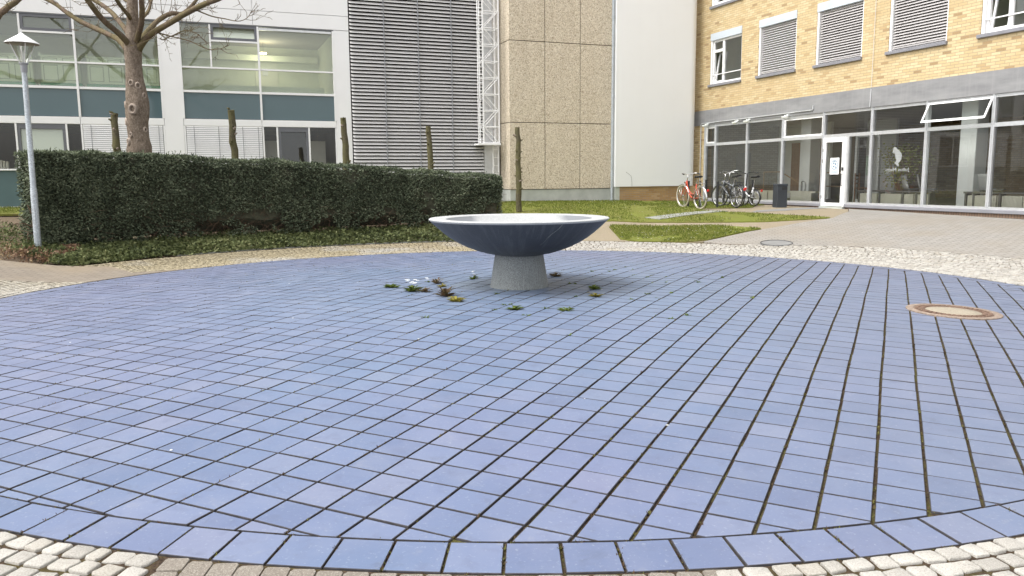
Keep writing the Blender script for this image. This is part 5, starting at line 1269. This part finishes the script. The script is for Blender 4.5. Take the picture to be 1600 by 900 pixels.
for k, x in enumerate((-23.28, -23.2, -23.12)):
    wx, wy = gw(x, .3); q = MB(); q.box(-.03, .03, -.1, .1, 0, .26 - .02*k)
    tag(q.build('folder', M['convector'], loc=(wx, wy, 2.05), rz=AZ), 'slim cream folder upright in a row on the ground floor sill', 'folder', 'folders on the sill')

# ------------------------------------------------------------------ bicycles
def bicycle(name, rear, front, label, pm, wheel_r=.335, tyre='black', step=False, fold=False, bar=1.02, basket=False):
    rear = Vector(rear); front = Vector(front); d = front - rear; rz = math.atan2(d.y, d.x)
    zr_, zf_ = terr(rear.x, rear.y), terr(front.x, front.y); mid = (rear + front)/2
    zmid = max(zr_, zf_) if abs(zr_-zf_) < .06 else (zr_+zf_)/2
    o = empty(name, (mid.x, mid.y, (zr_+zf_)/2 + .02), rz, label, 'bicycle', 'bicycles parked at the bike posts')
    o.rotation_euler = (R(rnd.uniform(-4, 4)), -math.atan2(zf_-zr_, d.length), rz)
    L = d.length/2; r0 = wheel_r
    def wheel(xc, turn=0.0):
        m1 = MB(); m1.torus((0, 0, 0), r0, .020, (0, 1, 0), 40, 8); w_ = m1.build('wheel', M[tyre], o, smooth=True); w_.location = (xc, 0, r0); w_.rotation_euler.z = turn
        m1 = MB(); m1.torus((0, 0, 0), r0-.03, .012, (0, 1, 0), 40, 6); m1.build('rim', M['chrome'], w_, smooth=True)
        m1 = MB()
        for k in range(28):
            a = 2*PI*k/28; y = .03 if k % 2 else -.03; b_ = a + (.35 if k % 4 < 2 else -.35); m1.tube([(.02*math.cos(b_), y, .02*math.sin(b_)), ((r0-.04)*math.cos(a), 0, (r0-.04)*math.sin(a))], .0018, 3, False)
        m1.tube([(0, -.05, 0), (0, .05, 0)], .022, 8); m1.build('spokes', M['chrome'], w_)
        return w_
    wheel(-L); turn = rnd.uniform(-.15, .25); wheel(L, turn)
    bbk = Vector((-.12, 0, .28)); hd_t = Vector((L-.22, 0, .82)); hd_b = Vector((L-.16, 0, .62)); st_t = Vector((-.28, 0, .74)); ax_r = Vector((-L, 0, r0)); ax_f = Vector((L, 0, r0))
    if fold: hd_t = Vector((L-.14, 0, .62)); hd_b = Vector((L-.10, 0, .50)); st_t = Vector((-.22, 0, .58)); bbk = Vector((-.10, 0, .27))
    m1 = MB(); R1 = .021 if not fold else .03
    if step or fold:
        m1.tube(spline([hd_b, Vector((.15, 0, .44)), Vector((.0, 0, .33)), bbk], 4), R1*1.1, 8)
        if not fold: m1.tube(spline([hd_t - Vector((0, 0, .05)), Vector((.17, 0, .56)), Vector((-.02, 0, .42)), Vector((-.17, 0, .42))], 4), R1*.85, 8)
    else:
        m1.tube([hd_b, bbk], R1*1.1, 8); m1.tube([hd_t - Vector((0, 0, .03)), st_t - Vector((0, 0, .1))], R1*.9, 8)
    m1.tube([bbk, st_t], R1*.95, 8); m1.tube([hd_b, hd_t], R1*1.2, 8)
    for y in (-.045, .045):
        m1.tube([bbk + Vector((0, y*.6, 0)), ax_r + Vector((0, y*1.2, 0))], .011, 6); m1.tube([st_t - Vector((0, -y*.5, .08)), ax_r + Vector((0, y*1.2, 0))], .009, 6)
    m1.build('frame', M[pm], o, smooth=True)
    m1 = MB()
    for y in (-.05, .05): m1.tube(spline([hd_b, Vector((L-.10, y, .52)) if not fold else Vector((L-.06, y, .42)), ax_f + Vector((0, y, 0))], 3), .012, 6)
    m1.build('fork', M[pm], o, smooth=True)
    m1 = MB(); hz = bar; m1.tube([hd_t, Vector((hd_t.x - .05, 0, hz - .03))], .014 if not fold else .02, 8)
    m1.tube(spline([(hd_t.x - .26, -.29, hz), (hd_t.x - .10, -.25, hz + .03), (hd_t.x - .02, -.08, hz), (hd_t.x - .04, 0, hz - .03), (hd_t.x - .02, .08, hz), (hd_t.x - .10, .25, hz + .03), (hd_t.x - .26, .29, hz)], 3), .011, 7)
    hb_ = m1.build('handlebar', M['chrome'] if not fold else M['blackmetal'], o, smooth=True)
    for s in (-1, 1): m1 = MB(); m1.tube([(hd_t.x - .27, s*.29, hz), (hd_t.x - .15, s*.265, hz + .02)], .018, 8); m1.build('grip', M['black'], hb_)
    m1 = MB(); sz = .95 if not fold else .92; m1.tube([st_t, Vector((st_t.x - .04, 0, sz - .05))], .013, 8); m1.build('seat_post', M['chrome'], o)
    m1 = MB(); vs = []
    for (x, w, z) in ((.15, .02, 0), (.05, .03, .005), (-.05, .07, .01), (-.12, .105, .02), (-.16, .08, .015)):
        for (yy, zz) in ((-1, -.02), (-.8, .025), (0, .035), (.8, .025), (1, -.02), (0, -.035)): vs.append((st_t.x - .05 + x, w*yy, sz + z + zz))
    m1.add(vs, [(i*6+k, i*6+(k+1) % 6, (i+1)*6+(k+1) % 6, (i+1)*6+k) for i in range(4) for k in range(6)] + [tuple(range(6)), tuple(24+k for k in range(5, -1, -1))]); m1.build('saddle', M['black'], o, smooth=True)
    def guard(xc, a0, a1, nm):
        m1 = MB(); vs = []; n = 16
        for k in range(n + 1):
            a = lerp(a0, a1, k/n)
            for y, q in ((-.03, r0+.025), (0, r0+.04), (.03, r0+.025)): vs.append((xc + q*math.cos(a), y, r0 + q*math.sin(a)))
        m1.add(vs, [(k*3+j, k*3+j+1, k*3+j+4, k*3+j+3) for k in range(n) for j in range(2)]); g_ = m1.build('mudguard', M[nm], o, smooth=True); md = g_.modifiers.new('t', 'SOLIDIFY'); md.thickness = .004
    gm = 'chrome' if pm == 'red' else 'blackmetal'; guard(-L, R(20), R(190), gm); guard(L, R(40), R(165), gm)
    m1 = MB(); m1.torus((bbk.x, -.05, bbk.z), .085, .006, (0, 1, 0), 24, 5); m1.tube([(bbk.x, -.06, bbk.z), (bbk.x + .10, -.06, bbk.z - .13)], .01, 6); m1.tube([(bbk.x, .06, bbk.z), (bbk.x - .10, .06, bbk.z + .13)], .01, 6); m1.tube([(bbk.x, -.06, bbk.z), (bbk.x, .06, bbk.z)], .02, 8)
    m1.box(bbk.x + .06, bbk.x + .15, -.15, -.07, bbk.z - .145, bbk.z - .12); m1.box(bbk.x - .15, bbk.x - .06, .07, .15, bbk.z + .12, bbk.z + .145); m1.build('crankset', M['blackmetal'], o)
    m1 = MB(); m1.tube([ax_r + Vector((0, -.05, .04)), bbk + Vector((0, -.05, .085))], .005, 4); m1.tube([ax_r + Vector((0, -.05, -.04)), bbk + Vector((0, -.05, -.085))], .005, 4); m1.build('chain', M['blackmetal'], o)
    m1 = MB(); rk = r0 + r0 + .09
    for y in (-.06, .06): m1.tube([(-L + .18, y, rk + .02), (-L - .18, y, rk)], .007, 5); m1.tube([(-L - .1, y, rk), (-L, y, r0)], .006, 5)
    for x in (-.15, -.05, .05, .15): m1.tube([(-L + x, -.06, rk + .01), (-L + x, .06, rk + .01)], .006, 5)
    m1.build('luggage_rack', M['blackmetal'] if pm != 'red' else M['chrome'], o)
    m1 = MB(); m1.bbox(-L - r0 - .09, -L - r0 - .05, -.035, .035, r0 + .20, r0 + .27, .008); m1.build('rear_light', M['redlight'], o)
    m1 = MB(); m1.lathe([(0, 0), (.03, .0), (.04, .05), (0, .055)], 12); h_ = m1.build('headlight', M['chrome'], o); h_.location = (hd_t.x + .06, 0, hd_t.z - .06); h_.rotation_euler = (0, PI/2, 0)
    return o
def gx(u, dd): v = at(u, 300, dd); return (v.x, v.y)
bicycle('bicycle', gx(1094, 24.15), gx(1067, 25.05), 'red orange city bicycle with pale tyres on the grass', 'red', .335, 'cream', True)
bicycle('bicycle', gx(1150.5, 24.9), gx(1124.5, 25.75), 'grey black diamond frame bicycle in the middle of the bike posts', 'greybike', .335, 'black', False, bar=1.05)
bicycle('bicycle', gx(1179, 25.9), gx(1161, 26.35), 'small wheeled white folding bicycle nearest the litter bin', 'whitebike', .25, 'black', False, True, 1.05)
bicycle('bicycle', gx(1157, 25.6), gx(1136, 26.6), 'dark bicycle half hidden behind the grey black bicycle', 'blackmetal', .335, 'black', True, bar=1.1)
for (u, v, dd, h_) in ((1075.6, 323.7, 25.1, .82), (1093.7, 325, 24.8, .82), (1103, 322, 25.8, .85), (1121.2, 324.8, 24.9, .82), (1131, 321, 26.4, .82), (1150, 322, 25.9, .85), (1175.6, 320.7, 26.5, .85)):
    x, y = gx(u, dd); z = terr(x, y)
    o = empty('bike_post', (x, y, z), AZ, None, 'bike post', 'black bike posts before the glazing'); o['label'] = 'upright black steel bike post among the parked bicycles'
    q = MB(); q.bbox(-.028, .028, -.028, .028, -.05, h_ - .03, .006); q.build('shaft', M['blackmetal'], o); q = MB(); q.bbox(-.032, .032, -.032, .032, h_ - .03, h_, .008); q.build('cap', M['blackmetal'], o)

# litter bin
x, y = gx(1219, 25.25); z = terr(x, y); bn = empty('litter_bin', (x, y, z), R(8), 'square anthracite litter bin standing on the path left of the door', 'litter bin')
q = MB(); q.bbox(-.168, .168, -.16, .16, -.02, .66, .012); q.build('body', M['bin'], bn)
q = MB(); q.bbox(-.176, .176, -.168, .168, .66, .73, .012); q.build('lid', M['bin'], bn)
q = MB(); q.box(-.02, .15, -.165, -.155, .54, .63); q.build('slot', M['dark'], bn)
q = MB(); q.box(-.16, .16, -.1635, -.158, .48, .484); q.build('door_gap', M['dark'], bn)
# boot hoop by the door
x, y = gx(1257, 26.55); z = terr(x, y); hp = empty('steel_hoop', (x, y, z), AZ - PI/2, 'slim bare steel hoop standing beside the white door', 'steel hoop')
q = MB(); q.tube(spline([(-.16, 0, -.05), (-.16, 0, .6), (-.15, 0, .76), (-.08, 0, .79), (.0, 0, .76), (.02, 0, .6), (.02, 0, -.05)], 4), .016, 8); q.build('hoop', M['chrome'], hp, smooth=True)
q = MB(); q.box(-.22, .08, -.05, .05, -.02, .008); q.build('foot_plate', M['chrome'], hp)

# ------------------------------------------------------------------ light
SUN_EL, SUN_AZ = R(58), R(-114)          # azimuth clockwise from +Y (north): the sun stands high, back left
sd = Vector((math.sin(SUN_AZ)*math.cos(SUN_EL), math.cos(SUN_AZ)*math.cos(SUN_EL), math.sin(SUN_EL)))
sl_ = D.lights.new('sun', 'SUN'); sl_.energy = .7; sl_.angle = R(30); sl_.color = (1, .96, .90)
so = D.objects.new('sun', sl_); COL.objects.link(so); so.rotation_euler = (-sd).to_track_quat('-Z', 'Y').to_euler()
w = D.worlds.new('World'); scn.world = w; w.use_nodes = True; nt = w.node_tree; nt.nodes.clear()
o_ = nt.nodes.new('ShaderNodeOutputWorld'); bg = nt.nodes.new('ShaderNodeBackground'); sk = nt.nodes.new('ShaderNodeTexSky'); hs = nt.nodes.new('ShaderNodeHueSaturation')
sk.sky_type = 'NISHITA'; sk.sun_disc = False; sk.sun_elevation = SUN_EL; sk.sun_rotation = SUN_AZ; sk.air_density = 1.0; sk.dust_density = 4.0; sk.ozone_density = 1.0
hs.inputs['Saturation'].default_value = .12
nt.links.new(sk.outputs[0], hs.inputs['Color']); nt.links.new(hs.outputs[0], bg.inputs[0]); bg.inputs[1].default_value = .15; nt.links.new(bg.outputs[0], o_.inputs[0])
vs_ = scn.view_settings; vs_.view_transform = 'Standard'; vs_.look = 'None'; vs_.gamma = 1; vs_.use_curve_mapping = False; vs_.exposure = 1.33
scn.render.film_transparent = False
scn.cycles.max_bounces = 8; scn.cycles.transparent_max_bounces = 12; scn.cycles.use_denoising = True
